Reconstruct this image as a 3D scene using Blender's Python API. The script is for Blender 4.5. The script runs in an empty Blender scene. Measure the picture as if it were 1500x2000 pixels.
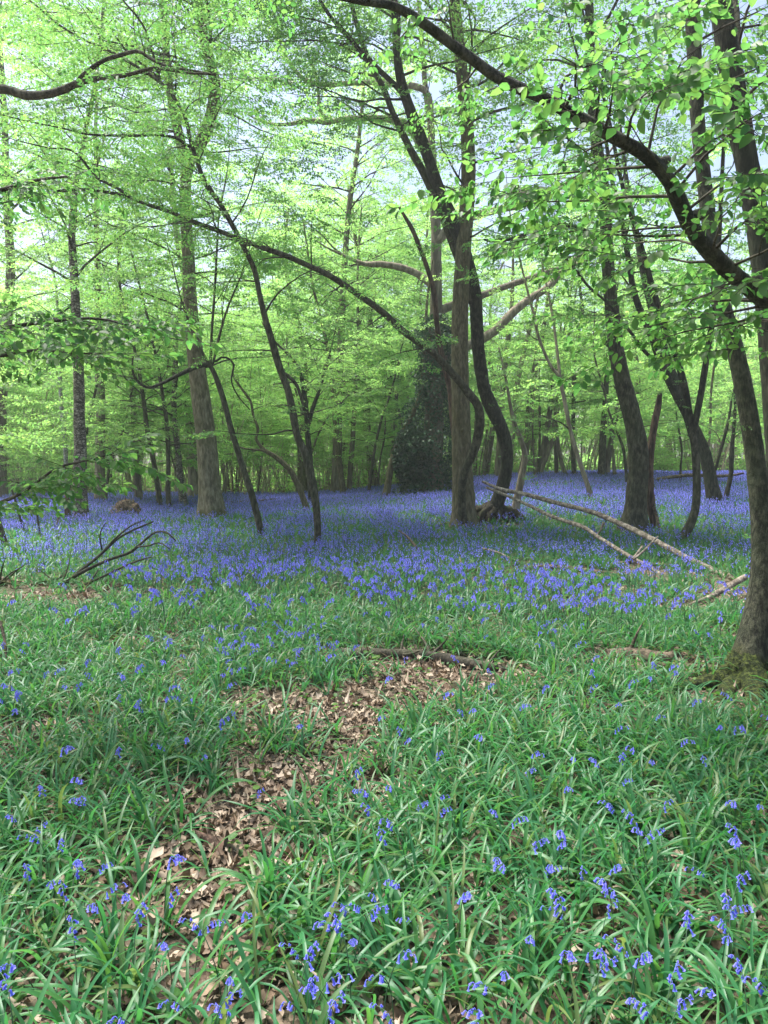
import bpy, math
import numpy as np

# ------------------------------------------------------------------ camera, light, sky
sc = bpy.context.scene
COL = sc.collection
CAM_H, PITCH, F = 1.6, math.radians(3.8), 1500.0
cam_data = bpy.data.cameras.new("camera")
cam = bpy.data.objects.new("camera", cam_data)
COL.objects.link(cam)
cam.location = (0, 0, CAM_H)
cam.rotation_euler = (math.pi / 2 - PITCH, 0, 0)
cam_data.sensor_fit = 'VERTICAL'
cam_data.sensor_height = 24
cam_data.lens = 12 / (1000 / F)
cam_data.clip_end = 2000
cam_data.clip_start = 0.05
sc.camera = cam

SUN_EL, SUN_AZ = math.radians(67), math.radians(-60)     # azimuth measured from +Y (view direction) towards +X
world = bpy.data.worlds.new("World")
sc.world = world
world.use_nodes = True
wn = world.node_tree
bg = wn.nodes["Background"]
sky = wn.nodes.new("ShaderNodeTexSky")
sky.sky_type = 'NISHITA'
sky.sun_disc = False
sky.sun_elevation = SUN_EL
sky.sun_rotation = SUN_AZ
sky.air_density = 1.0
sky.dust_density = 3.5
sky.ozone_density = 1.0
bg.inputs[1].default_value = 0.09
wn.links.new(sky.outputs[0], bg.inputs[0])

sun_data = bpy.data.lights.new("sun", 'SUN')
sun_data.energy = 5.0
sun_data.angle = math.radians(32)
sun_data.color = (1.0, 0.97, 0.92)
sun = bpy.data.objects.new("sun", sun_data)
COL.objects.link(sun)
sun.rotation_euler = (math.pi / 2 - SUN_EL, 0, math.pi - SUN_AZ)

sc.view_settings.view_transform = 'Standard'
sc.view_settings.look = 'None'
sc.view_settings.exposure = 1.72
sc.view_settings.gamma = 1.0
sc.cycles.max_bounces = 8
sc.cycles.diffuse_bounces = 5
sc.cycles.glossy_bounces = 2
sc.cycles.transmission_bounces = 8
sc.cycles.transparent_max_bounces = 4
sc.cycles.use_denoising = True
sc.cycles.sample_clamp_indirect = 6

# ------------------------------------------------------------------ small maths
def sstep(t):
    t = np.clip(t, 0, 1)
    return t * t * (3 - 2 * t)

_tab = np.random.default_rng(11).random((256, 256))
def vnoise(x, y):
    x = np.asarray(x, float); y = np.asarray(y, float)
    xi = np.floor(x).astype(int); yi = np.floor(y).astype(int)
    fx = sstep(x - xi); fy = sstep(y - yi)
    a = _tab[xi & 255, yi & 255]; b = _tab[(xi + 1) & 255, yi & 255]
    c = _tab[xi & 255, (yi + 1) & 255]; d = _tab[(xi + 1) & 255, (yi + 1) & 255]
    return (a * (1 - fx) + b * fx) * (1 - fy) + (c * (1 - fx) + d * fx) * fy

def fnoise(x, y):
    return 0.55 * vnoise(x, y) + 0.3 * vnoise(2.1 * x + 7, 2.1 * y + 3) + 0.15 * vnoise(4.3 * x + 1, 4.3 * y + 9)

def height(x, y):
    """Gently undulating wood floor that rises to the back right."""
    x = np.asarray(x, float); y = np.asarray(y, float)
    z = 0.85 * sstep((y - 13) / 22) * sstep((x + 5) / 13)
    z = z + 0.10 * (fnoise(x * .35 + 20, y * .35) - .5) * sstep((y - 1) / 4)
    z = z + 0.9 * sstep((y - 45) / 60) * 1.0
    return z

CP, SP = math.cos(PITCH), math.sin(PITCH)
def ray(px, py):
    u = (px - 750) / F; v = (1000 - py) / F
    return np.array([u, CP + v * SP, -SP + v * CP])

def at(px, py, d):
    r = ray(px, py)
    return r * (d / r[1]) + np.array([0, 0, CAM_H])

_ds = np.arange(1.2, 90, 0.02)
def ground_d(px, py, lift=0.0):
    r = ray(px, py)
    X = r[0] / r[1] * _ds; Z = CAM_H + r[2] / r[1] * _ds
    hit = np.nonzero(Z < height(X, _ds) + lift)[0]
    return float(_ds[hit[0]]) if len(hit) else 60.0

def gpt(px, py):
    p = at(px, py, ground_d(px, py))
    p[2] = height(p[0], p[1])
    return p

def unit(v):
    return v / (np.linalg.norm(v) + 1e-9)

def catmull(P, sub=8):
    P = np.asarray(P, float)
    if len(P) < 3:
        t = np.linspace(0, 1, sub + 1)[:, None]
        return P[0] * (1 - t) + P[-1] * t
    Q = np.vstack([2 * P[0] - P[1], P, 2 * P[-1] - P[-2]])
    t = np.linspace(0, 1, sub, endpoint=False)[:, None]
    out = []
    for i in range(1, len(Q) - 2):
        a, b, c, d = Q[i - 1], Q[i], Q[i + 1], Q[i + 2]
        out.append(.5 * (2 * b + (c - a) * t + (2 * a - 5 * b + 4 * c - d) * t ** 2 + (3 * b - a - 3 * c + d) * t ** 3))
    out.append(P[-1:])
    return np.vstack(out)

def resample(PR, step, nmin=4):
    """PR: (n,4) points and radii -> even arc length."""
    D = catmull(PR)
    L = np.r_[0, np.cumsum(np.linalg.norm(np.diff(D[:, :3], axis=0), axis=1))]
    n = max(nmin, int(L[-1] / step) + 1)
    s = np.linspace(0, L[-1], n)
    return np.stack([np.interp(s, L, D[:, k]) for k in range(4)], 1)

# ------------------------------------------------------------------ mesh building
class Geo:
    def __init__(self):
        self.V = []; self.Q = []; self.T = []; self.qm = []; self.tm = []; self.n = 0
    def add(self, V, Q=None, T=None, m=0):
        V = np.asarray(V, float).reshape(-1, 3)
        if Q is not None and len(Q):
            Q = np.asarray(Q, int).reshape(-1, 4) + self.n
            self.Q.append(Q); self.qm.append(np.full(len(Q), m))
        if T is not None and len(T):
            T = np.asarray(T, int).reshape(-1, 3) + self.n
            self.T.append(T); self.tm.append(np.full(len(T), m))
        self.V.append(V); self.n += len(V)
    def tube(self, PR, n=8, step=0.12, m=0, lump=0.0, flare=0.0, flare_h=0.3, lobes=5, rng=None, cap0=False, ell=0.0):
        PR = resample(np.asarray(PR, float), step)
        P = PR[:, :3]; R = np.maximum(PR[:, 3], 0.0012)
        k = len(P)
        Tn = np.gradient(P, axis=0)
        Tn /= np.linalg.norm(Tn, axis=1)[:, None] + 1e-9
        ref = np.array([1.0, 0, 0]) if abs(Tn[0][0]) < .9 else np.array([0, 1.0, 0])
        u = unit(ref - Tn[0] * ref.dot(Tn[0]))
        U = np.zeros((k, 3))
        for i in range(k):
            u = unit(u - Tn[i] * u.dot(Tn[i])); U[i] = u
        W = np.cross(Tn, U)
        a = np.linspace(0, 2 * np.pi, n, endpoint=False)
        rr = np.ones((k, n))
        s = np.arange(k)[:, None] * step
        if rng is not None and lump > 0:
            ph = rng.random(6) * 6.28
            rr += lump * (.5 * np.sin(2 * a + ph[0] + s * 1.3 / max(R[0], .03) * .12) + .35 * np.sin(3 * a + ph[1] - s * 2.1)
                          + .3 * np.sin(a + ph[2] + s * 3.7) + .25 * np.sin(ph[3] + s * 7.1))
            rr += lump * .35 * rng.normal(0, 1, (k, n))
        if flare:
            h = s - 0.0
            ph = rng.random() * 6.28 if rng is not None else 0
            lob = 1 + .45 * np.sin(lobes * a + ph) + .2 * np.sin((lobes - 2) * a + 2 * ph)
            rr += flare * np.exp(-np.maximum(h - .12, 0) / flare_h) * lob
        rad = R[:, None] * rr
        V = P[:, None, :] + rad[..., None] * (np.cos(a)[None, :, None] * U[:, None, :] + np.sin(a)[None, :, None] * W[:, None, :])
        i = np.arange(k - 1)[:, None] * n; j = np.arange(n)[None, :]; j2 = (j + 1) % n
        Q = np.stack(np.broadcast_arrays(i + j, i + j2, i + n + j2, i + n + j), -1).reshape(-1, 4)
        V = V.reshape(-1, 3)
        tip = P[-1] + Tn[-1] * R[-1] * .6
        V = np.vstack([V, tip[None], P[:1]])
        jj = np.arange(n)
        T = np.stack([(k - 1) * n + jj, (k - 1) * n + (jj + 1) % n, np.full(n, k * n)], 1)
        if cap0:
            T = np.vstack([T, np.stack([(jj + 1) % n, jj, np.full(n, k * n + 1)], 1)])
        self.add(V, Q, T, m)
    def build(self, name, mats, parent=None, origin=None, smooth=True):
        V = np.concatenate(self.V) if self.V else np.zeros((0, 3))
        if origin is not None:
            V = V - np.asarray(origin)[None]
        Q = np.concatenate(self.Q) if self.Q else np.zeros((0, 4), int)
        T = np.concatenate(self.T) if self.T else np.zeros((0, 3), int)
        me = bpy.data.meshes.new(name)
        me.vertices.add(len(V)); me.vertices.foreach_set("co", V.astype(np.float32).ravel())
        loops = np.concatenate([Q.ravel(), T.ravel()]).astype(np.int32)
        me.loops.add(len(loops)); me.loops.foreach_set("vertex_index", loops)
        me.polygons.add(len(Q) + len(T))
        st = np.concatenate([np.arange(len(Q)) * 4, len(Q) * 4 + np.arange(len(T)) * 3]).astype(np.int32)
        me.polygons.foreach_set("loop_start", st)
        mi = np.concatenate([*self.qm, *self.tm]) if (self.qm or self.tm) else np.zeros(0)
        if len(mats) > 1:
            me.polygons.foreach_set("material_index", mi.astype(np.int32))
        me.polygons.foreach_set("use_smooth", np.full(len(Q) + len(T), smooth))
        for mt in mats:
            me.materials.append(mt)
        me.update(calc_edges=True)
        ob = bpy.data.objects.new(name, me)
        COL.objects.link(ob)
        if parent is not None:
            ob.parent = parent
        elif origin is not None:
            ob.location = origin
        return ob

def tag(o, label=None, cat=None, group=None, kind=None):
    if label: o["label"] = label
    if cat: o["category"] = cat
    if group: o["group"] = group
    if kind: o["kind"] = kind
    return o

def thing(name, label, cat, loc, group=None, rz=0.0):
    o = bpy.data.objects.new(name, None)
    o.empty_display_size = .3
    COL.objects.link(o)
    o.location = loc; o.rotation_euler = (0, 0, rz)
    return tag(o, label, cat, group)

# ------------------------------------------------------------------ materials
def new_mat(name):
    m = bpy.data.materials.new(name); m.use_nodes = True
    nt = m.node_tree; nt.nodes.clear()
    out = nt.nodes.new("ShaderNodeOutputMaterial")
    return m, nt, out

def nd(nt, typ, props=None, **inp):
    n = nt.nodes.new("ShaderNode" + typ)
    for k, v in (props or {}).items():
        setattr(n, k, v)
    for k, v in inp.items():
        key = int(k[1:]) if k[0] == 'i' and k[1:].isdigit() else k.replace('_', ' ')
        if isinstance(v, bpy.types.NodeSocket): nt.links.new(v, n.inputs[key])
        else: n.inputs[key].default_value = v
    return n

def ramp(nt, fac, stops):
    n = nt.nodes.new("ShaderNodeValToRGB")
    e = n.color_ramp.elements
    while len(e) < len(stops): e.new(0.5)
    for el, (p, c) in zip(e, stops):
        el.position = p; el.color = (*c, 1)
    nt.links.new(fac, n.inputs[0])
    return n.outputs[0]

def leaf_mat(name, cols, tcols, rough=.45, spec=.35, trans=.5):
    """Thin leaf: glossy diffuse top with light coming through; colour differs from leaf to leaf."""
    m, nt, out = new_mat(name)
    g = nd(nt, "NewGeometry")
    f = g.outputs["Random Per Island"]
    k = len(cols) - 1
    c1 = ramp(nt, f, [(i / k, c) for i, c in enumerate(cols)])
    c2 = ramp(nt, f, [(i / k, c) for i, c in enumerate(tcols)])
    p = nd(nt, "BsdfPrincipled", Base_Color=c1, Roughness=rough, Specular_IOR_Level=spec)
    t = nd(nt, "BsdfTranslucent", Color=c2)
    mx = nd(nt, "MixShader", i0=trans, i1=p.outputs[0], i2=t.outputs[0])
    nt.links.new(mx.outputs[0], out.inputs[0])
    return m

def bark_mat(name, dark, light, algae=(.07, .09, .025), alg=.35, moss=.0, moss_h=.4, scale=9, zs=.22, bump=.5, plates=0.0):
    m, nt, out = new_mat(name)
    tc = nd(nt, "TexCoord")
    mp = nd(nt, "Mapping", Vector=tc.outputs["Object"], Scale=(1, 1, zs))
    n1 = nd(nt, "TexNoise", Vector=mp.outputs[0], Scale=scale, Detail=8.0, Roughness=.62)
    mp2 = nd(nt, "Mapping", Vector=tc.outputs["Object"], Scale=(1, 1, zs * .35))
    n4 = nd(nt, "TexNoise", Vector=mp2.outputs[0], Scale=scale * 5, Detail=5.0, Roughness=.6)
    n2 = nd(nt, "TexNoise", Vector=tc.outputs["Object"], Scale=2.3, Detail=4.0, Roughness=.6)
    mixf = nd(nt, "Math", {"operation": "MULTIPLY_ADD"}, i0=n4.outputs[0], i1=.45, i2=n1.outputs[0])
    c = ramp(nt, mixf.outputs[0], [(.56, tuple(.6 * q for q in dark)), (.68, dark), (.84, light), (.95, tuple(1.25 * q for q in light))])
    af = nd(nt, "MapRange", Value=n2.outputs[0], From_Min=.45, From_Max=.7, To_Min=0.0, To_Max=alg)
    mx = nd(nt, "Mix", {"data_type": "RGBA"}, Factor=af.outputs[0])
    nt.links.new(c, mx.inputs[6]); mx.inputs[7].default_value = (*algae, 1)
    col = mx.outputs[2]
    hgt = mixf.outputs[0]
    if plates > 0:
        # horizontal lenticel cracks and flaking plates of a birch
        mpv = nd(nt, "Mapping", Vector=tc.outputs["Object"], Scale=(1, 1, 2.2))
        v = nd(nt, "TexVoronoi", {"feature": "DISTANCE_TO_EDGE"}, Vector=mpv.outputs[0], Scale=9.0)
        vf = nd(nt, "MapRange", Value=v.outputs[0], From_Min=.02, From_Max=.16, To_Min=plates, To_Max=0.0)
        mv = nd(nt, "Mix", {"data_type": "RGBA"}, Factor=vf.outputs[0])
        nt.links.new(col, mv.inputs[6]); mv.inputs[7].default_value = (.02, .017, .014, 1)
        col = mv.outputs[2]
    if moss > 0:
        sx = nd(nt, "SeparateXYZ", Vector=tc.outputs["Object"])
        n3 = nd(nt, "TexNoise", Vector=tc.outputs["Object"], Scale=7.0, Detail=4.0)
        hm = nd(nt, "MapRange", Value=sx.outputs[2], From_Min=moss_h, From_Max=-.05, To_Min=0.0, To_Max=1.0)
        ad = nd(nt, "Math", {"operation": "MULTIPLY_ADD"}, i0=n3.outputs[0], i1=.9, i2=hm.outputs[0])
        mm = nd(nt, "MapRange", Value=ad.outputs[0], From_Min=.75, From_Max=1.1, To_Min=0.0, To_Max=moss)
        m2 = nd(nt, "Mix", {"data_type": "RGBA"}, Factor=mm.outputs[0])
        nt.links.new(col, m2.inputs[6])
        n5 = nd(nt, "TexNoise", Vector=tc.outputs["Object"], Scale=60.0, Detail=3.0)
        mc = ramp(nt, n5.outputs[0], [(.35, (.025, .032, .006)), (.7, (.12, .12, .02))])
        nt.links.new(mc, m2.inputs[7])
        col = m2.outputs[2]
    b = nd(nt, "Bump", Strength=min(1, bump * 1.5), Distance=.03, Height=hgt)
    p = nd(nt, "BsdfPrincipled", Base_Color=col, Roughness=.85, Specular_IOR_Level=.25, Normal=b.outputs[0])
    nt.links.new(p.outputs[0], out.inputs[0])
    return m

M = {}
# foliage
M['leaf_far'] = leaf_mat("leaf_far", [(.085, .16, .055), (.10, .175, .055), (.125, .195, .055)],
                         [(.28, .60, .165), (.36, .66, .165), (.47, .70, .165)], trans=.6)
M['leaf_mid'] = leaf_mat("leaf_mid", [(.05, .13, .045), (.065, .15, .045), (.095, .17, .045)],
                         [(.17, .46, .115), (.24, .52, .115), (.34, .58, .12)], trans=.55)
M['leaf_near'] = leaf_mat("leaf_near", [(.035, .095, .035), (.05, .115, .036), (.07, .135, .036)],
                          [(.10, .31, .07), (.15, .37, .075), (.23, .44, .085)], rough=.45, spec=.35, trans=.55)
M['ivy'] = leaf_mat("ivy", [(.018, .06, .028), (.026, .075, .034), (.045, .10, .04)],
                    [(.03, .09, .035), (.04, .11, .045), (.06, .13, .04)], rough=.5, spec=.3, trans=.2)
M['strap'] = leaf_mat("strap", [(.020, .110, .036), (.030, .137, .042), (.058, .168, .040), (.034, .150, .054), (.024, .120, .044), (.11, .15, .045)],
                      [(.052, .265, .055), (.07, .315, .062), (.15, .375, .058), (.08, .325, .08), (.06, .27, .064), (.22, .31, .068)], rough=.44, spec=.43, trans=.38)
M['herb'] = leaf_mat("herb", [(.04, .12, .03), (.06, .15, .035), (.09, .18, .03)],
                     [(.1, .3, .05), (.14, .36, .05), (.2, .42, .05)], rough=.5, spec=.3, trans=.4)
M['bell'] = leaf_mat("bell", [(.16, .17, .71), (.20, .21, .76), (.29, .27, .80), (.15, .19, .73)],
                     [(.25, .26, .87), (.29, .28, .89), (.37, .34, .92), (.23, .28, .86)], rough=.6, spec=.15, trans=.42)
M['bell_stem'] = leaf_mat("bell_stem", [(.05, .10, .05), (.06, .12, .06)], [(.06, .14, .05), (.08, .16, .06)], trans=.1)
M['litter'] = leaf_mat("litter", [(.05, .036, .026), (.135, .096, .066), (.225, .17, .12), (.31, .245, .18), (.40, .33, .255), (.185, .125, .08), (.085, .06, .042)],
                       [(.10, .07, .04), (.16, .11, .07), (.2, .14, .09), (.26, .19, .12), (.2, .13, .07)], rough=.65, spec=.2, trans=.1)
# barks
M['bark_beech'] = bark_mat("bark_beech", (.115, .098, .06), (.23, .20, .135), alg=.45, algae=(.10, .10, .04), moss=.9, moss_h=.5, scale=12, zs=.35)
M['bark_olive'] = bark_mat("bark_olive", (.085, .072, .04), (.17, .145, .09), alg=.5, algae=(.10, .095, .035), moss=.5, moss_h=.2, scale=18, zs=.3)
M['bark_hornbeam'] = bark_mat("bark_hornbeam", (.035, .034, .02), (.10, .096, .06), alg=.45, algae=(.05, .062, .024), moss=.6, moss_h=.25, scale=17, zs=.35)
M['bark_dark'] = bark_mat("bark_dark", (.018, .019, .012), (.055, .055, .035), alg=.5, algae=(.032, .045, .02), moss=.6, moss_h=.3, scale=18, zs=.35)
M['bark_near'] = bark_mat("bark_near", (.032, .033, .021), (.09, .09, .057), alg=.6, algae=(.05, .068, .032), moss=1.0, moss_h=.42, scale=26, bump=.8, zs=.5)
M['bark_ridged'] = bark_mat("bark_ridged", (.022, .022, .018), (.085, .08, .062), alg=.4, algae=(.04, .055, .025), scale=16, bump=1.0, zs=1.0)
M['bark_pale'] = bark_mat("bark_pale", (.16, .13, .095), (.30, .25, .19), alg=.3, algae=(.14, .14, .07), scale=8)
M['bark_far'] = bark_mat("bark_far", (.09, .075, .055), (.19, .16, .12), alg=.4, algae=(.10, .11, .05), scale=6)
M['bark_stick'] = bark_mat("bark_stick", (.22, .185, .135), (.42, .36, .27), alg=.3, algae=(.22, .23, .10), scale=8)
M['bark_birch'] = bark_mat("bark_birch", (.12, .10, .085), (.36, .32, .28), alg=.3, algae=(.08, .075, .05), scale=7, plates=.95, zs=1.4, moss=.6, moss_h=.35)
M['bark_white'] = bark_mat("bark_white", (.30, .29, .28), (.55, .53, .5), alg=.2, plates=.5, zs=1.5)
M['dead_red'] = bark_mat("dead_red", (.05, .032, .023), (.15, .095, .068), alg=.1, scale=12)
M['dead_grey'] = bark_mat("dead_grey", (.13, .105, .08), (.34, .29, .23), alg=.3, algae=(.13, .13, .07), scale=14, zs=1.0)
M['dead_brown'] = bark_mat("dead_brown", (.06, .045, .032), (.19, .14, .10), alg=.3, algae=(.08, .08, .035), scale=14, zs=1.0)
M['twig'] = bark_mat("twig", (.035, .03, .022), (.09, .078, .06), alg=.2, scale=12)
M['moss'] = bark_mat("moss", (.016, .024, .006), (.075, .095, .018), alg=.6, algae=(.04, .06, .012), scale=40, zs=1.0, bump=1.0)
M['soil'] = bark_mat("soil", (.045, .03, .02), (.19, .13, .09), alg=.2, scale=14, zs=1.0, bump=1.0)

def ground_mat():
    m, nt, out = new_mat("ground_litter")
    tc = nd(nt, "TexCoord")
    v = nd(nt, "TexVoronoi", Vector=tc.outputs["Object"], Scale=38.0, Randomness=1.0)
    n = nd(nt, "TexNoise", Vector=tc.outputs["Object"], Scale=90.0, Detail=6.0, Roughness=.7)
    n2 = nd(nt, "TexNoise", Vector=tc.outputs["Object"], Scale=.9, Detail=5.0, Roughness=.6)
    sep = nd(nt, "SeparateColor", Color=v.outputs["Color"])
    a = nd(nt, "Math", {"operation": "MULTIPLY_ADD"}, i0=n.outputs[0], i1=.7, i2=sep.outputs[0])
    c = ramp(nt, a.outputs[0], [(.3, (.02, .015, .011)), (.6, (.06, .043, .03)), (.85, (.12, .088, .062)), (1.15, (.22, .165, .12))])
    gf = nd(nt, "MapRange", Value=n2.outputs[0], From_Min=.5, From_Max=.66, To_Min=0.0, To_Max=.75)
    mx = nd(nt, "Mix", {"data_type": "RGBA"}, Factor=gf.outputs[0])
    nt.links.new(c, mx.inputs[6]); mx.inputs[7].default_value = (.035, .055, .018, 1)
    b = nd(nt, "Bump", Strength=.8, Distance=.03, Height=a.outputs[0])
    p = nd(nt, "BsdfPrincipled", Base_Color=mx.outputs[2], Roughness=.9, Specular_IOR_Level=.2, Normal=b.outputs[0])
    nt.links.new(p.outputs[0], out.inputs[0])
    return m
M['ground'] = ground_mat()

# ------------------------------------------------------------------ ground
def build_ground():
    ys = np.r_[np.linspace(-14, 1, 16), np.linspace(1.3, 14, 90), np.linspace(14.4, 50, 80), np.linspace(52, 230, 40)]
    xs = np.r_[np.linspace(-150, -30, 16), np.linspace(-28, -8.5, 30), np.linspace(-8, 8, 110), np.linspace(8.5, 28, 30), np.linspace(30, 150, 16)]
    X, Y = np.meshgrid(xs, ys)
    V = np.stack([X, Y, height(X, Y)], -1).reshape(-1, 3)
    nx, ny = len(xs), len(ys)
    i = np.arange(ny - 1)[:, None] * nx; j = np.arange(nx - 1)[None]
    Q = np.stack(np.broadcast_arrays(i + j, i + j + 1, i + nx + j + 1, i + nx + j), -1).reshape(-1, 4)
    g = Geo(); g.add(V, Q)
    tag(g.build("ground", [M['ground']]), kind="structure")
build_ground()

# ------------------------------------------------------------------ leaves on twigs
def leaf_template(kind):
    if kind == 'quad':
        V = np.array([(0, 0, 0), (.42, .31, .03), (1, 0, -.05), (.42, -.31, .03)])
        return V, np.array([[0, 3, 2, 1]]), np.zeros((0, 3), int)
    if kind == 'fold':
        V = np.array([(0, 0, 0), (.28, .25, .07), (.68, .26, .06), (1, 0, -.06), (.68, -.26, .06), (.28, -.25, .07)])
        return V, np.array([[0, 3, 2, 1], [0, 5, 4, 3]]), np.zeros((0, 3), int)
    V = np.array([(0, 0, 0), (.3, 0, -.02), (.64, 0, -.04), (1, 0, -.12),
                  (.13, .19, .05), (.43, .32, .07), (.78, .21, .02),
                  (.13, -.19, .05), (.43, -.32, .07), (.78, -.21, .02)])
    Q = np.array([[1, 2, 5, 4], [2, 3, 6, 5], [1, 7, 8, 2], [2, 8, 9, 3]])
    T = np.array([[0, 1, 4], [0, 7, 1]])
    return V, Q, T

def euler_mats(yaw, pitch, roll):
    cy, sy, cp, sp, cr, sr = np.cos(yaw), np.sin(yaw), np.cos(pitch), np.sin(pitch), np.cos(roll), np.sin(roll)
    z = np.zeros_like(cy); o = np.ones_like(cy)
    Rz = np.stack([cy, -sy, z, sy, cy, z, z, z, o], -1).reshape(-1, 3, 3)
    Ry = np.stack([cp, z, -sp, z, o, z, sp, z, cp], -1).reshape(-1, 3, 3)
    Rx = np.stack([o, z, z, z, cr, -sr, z, sr, cr], -1).reshape(-1, 3, 3)
    return Rz @ Ry @ Rx

class Sprays:
    """A few flat leafy twigs, placed many times along the branches of one crown."""
    def __init__(self, seed, nl, ll, kind, variants=6, tilt=.35, droop=-.15, twig=False):
        r = np.random.default_rng(seed)
        self.var = []; self.twig = twig
        T, TQ, TT = leaf_template(kind)
        for _ in range(variants):
            ns = max(4, nl // 5)
            P = []; Y = []; segs = []
            sag = r.uniform(.02, .14)
            side = 1
            for i in range(ns):
                t = (i + r.uniform(.2, .8)) / ns
                b = np.array([t, .04 * math.sin(5 * t + r.random()), -sag * t * t])
                side = -side
                ang = side * r.uniform(.55, 1.05)
                sl = .5 * (1 - .65 * t) * r.uniform(.6, 1.2)
                d = np.array([math.cos(ang), math.sin(ang), r.normal(-.05, .12)])
                segs.append((b, b + d * sl))
                k = max(2, int(round(nl / ns + r.normal(0, .8))))
                for q in range(k):
                    s = (q + .6) / k
                    P.append(b + d * sl * s); Y.append(ang + (1 if q % 2 else -1) * r.uniform(.3, .9) * (q < k - 1))
                P.append(b); Y.append(-ang * .8)
            for q in range(3):
                P.append(np.array([1, 0, -sag]) + r.normal(0, .03, 3)); Y.append(r.uniform(-.7, .7))
            P = np.array(P); n = len(P)
            Rm = euler_mats(np.array(Y), r.normal(droop, tilt, n), r.normal(0, tilt * 1.1, n))
            sz = ll * r.uniform(.65, 1.2, n)
            V = P[:, None] + np.einsum('nij,kj->nki', Rm, T) * sz[:, None, None]
            off = (np.arange(n) * len(T))[:, None, None]
            Q = (TQ[None] + off).reshape(-1, 4); TT2 = (TT[None] + off).reshape(-1, 3)
            Vt = np.zeros((0, 3)); Qt = np.zeros((0, 4), int)
            if twig:
                A = [(np.zeros(3), np.array([.5, 0, -sag * .25])), (np.array([.5, 0, -sag * .25]), np.array([1, 0, -sag]))] + segs
                vv = []; qq = []
                for a_, b_ in A:
                    w = .0042; o = len(vv)
                    dd = unit(b_ - a_); s_ = unit(np.cross(dd, [0, 0, 1])) * w; u_ = np.array([0, 0, w])
                    for c_, f_ in ((a_, 1), (b_, .5)):
                        vv += [c_ + s_ * f_, c_ - s_ * f_ * .5 + u_ * f_, c_ - s_ * f_ * .5 - u_ * f_]
                    qq += [[o, o + 1, o + 4, o + 3], [o + 1, o + 2, o + 5, o + 4], [o + 2, o, o + 3, o + 5]]
                Vt = np.array(vv); Qt = np.array(qq)
            self.var.append((V.reshape(-1, 3), Q, TT2, Vt, Qt))
        self.pos = []; self.dir = []; self.sc = []; self.nrm = []
    def put(self, p, d, s, nrm):
        self.pos.append(p); self.dir.append(d); self.sc.append(s); self.nrm.append(nrm)
    def emit(self, geo, rng, leaf_m=0, twig_m=1):
        if not self.pos: return
        pos = np.array(self.pos); D = np.array(self.dir); s = np.array(self.sc); N = np.array(self.nrm)
        D /= np.linalg.norm(D, axis=1)[:, None]
        N = N - D * (N * D).sum(1)[:, None]; N /= np.linalg.norm(N, axis=1)[:, None] + 1e-9
        B = np.cross(N, D)
        R = np.stack([D, B, N], -1)
        pick = rng.integers(0, len(self.var), len(pos))
        for k, (V, Q, T, Vt, Qt) in enumerate(self.var):
            ix = np.nonzero(pick == k)[0]
            if not len(ix): continue
            W = pos[ix][:, None] + np.einsum('nij,kj->nki', R[ix], V) * s[ix][:, None, None]
            off = (np.arange(len(ix)) * len(V))[:, None, None]
            geo.add(W, (Q[None] + off).reshape(-1, 4), (T[None] + off).reshape(-1, 3), leaf_m)
            if self.twig:
                W = pos[ix][:, None] + np.einsum('nij,kj->nki', R[ix], Vt) * s[ix][:, None, None]
                off = (np.arange(len(ix)) * len(Vt))[:, None, None]
                geo.add(W, (Qt[None] + off).reshape(-1, 4), None, twig_m)
        self.pos = []; self.dir = []; self.sc = []; self.nrm = []

def foliate(spr, P, rng, t0, spacing, S, jit=.3):
    P = np.asarray(P)[:, :3]
    L = np.r_[0, np.cumsum(np.linalg.norm(np.diff(P, axis=0), axis=1))]
    n = max(1, int(L[-1] * (1 - t0) / spacing))
    side = 1 if rng.random() < .5 else -1
    for i in range(n + 1):
        s = L[-1] * (t0 + (1 - t0) * min(1, (i + rng.uniform(0, .8)) / max(n, 1)))
        p = np.array([np.interp(s, L, P[:, k]) for k in range(3)])
        q = np.array([np.interp(min(s + .05, L[-1]), L, P[:, k]) for k in range(3)])
        o = np.array([np.interp(max(s - .05, 0), L, P[:, k]) for k in range(3)])
        t = unit(q - o)
        h = unit(np.array([t[0], t[1], 0]) + rng.normal(0, .05, 3) * [1, 1, 0])
        if i == n: a = rng.normal(0, .2)
        else: a = side * rng.uniform(.5, 1.25)
        side = -side
        d = np.array([h[0] * math.cos(a) - h[1] * math.sin(a), h[0] * math.sin(a) + h[1] * math.cos(a), rng.normal(-.08, .18)])
        spr.put(p, d, S * rng.uniform(.65, 1.2), np.array([0, 0, 1.0]) + rng.normal(0, jit, 3))

def limb_path(p0, d, L, rng, n=7, wander=.14, flat=.12, sag=0.0):
    P = [np.array(p0, float)]; d = unit(np.array(d, float)); st = L / n
    for i in range(n):
        d = d + rng.normal(0, wander, 3)
        d[2] = d[2] * (1 - flat) - sag * i / n
        d = unit(d); P.append(P[-1] + d * st)
    return np.array(P)

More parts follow.
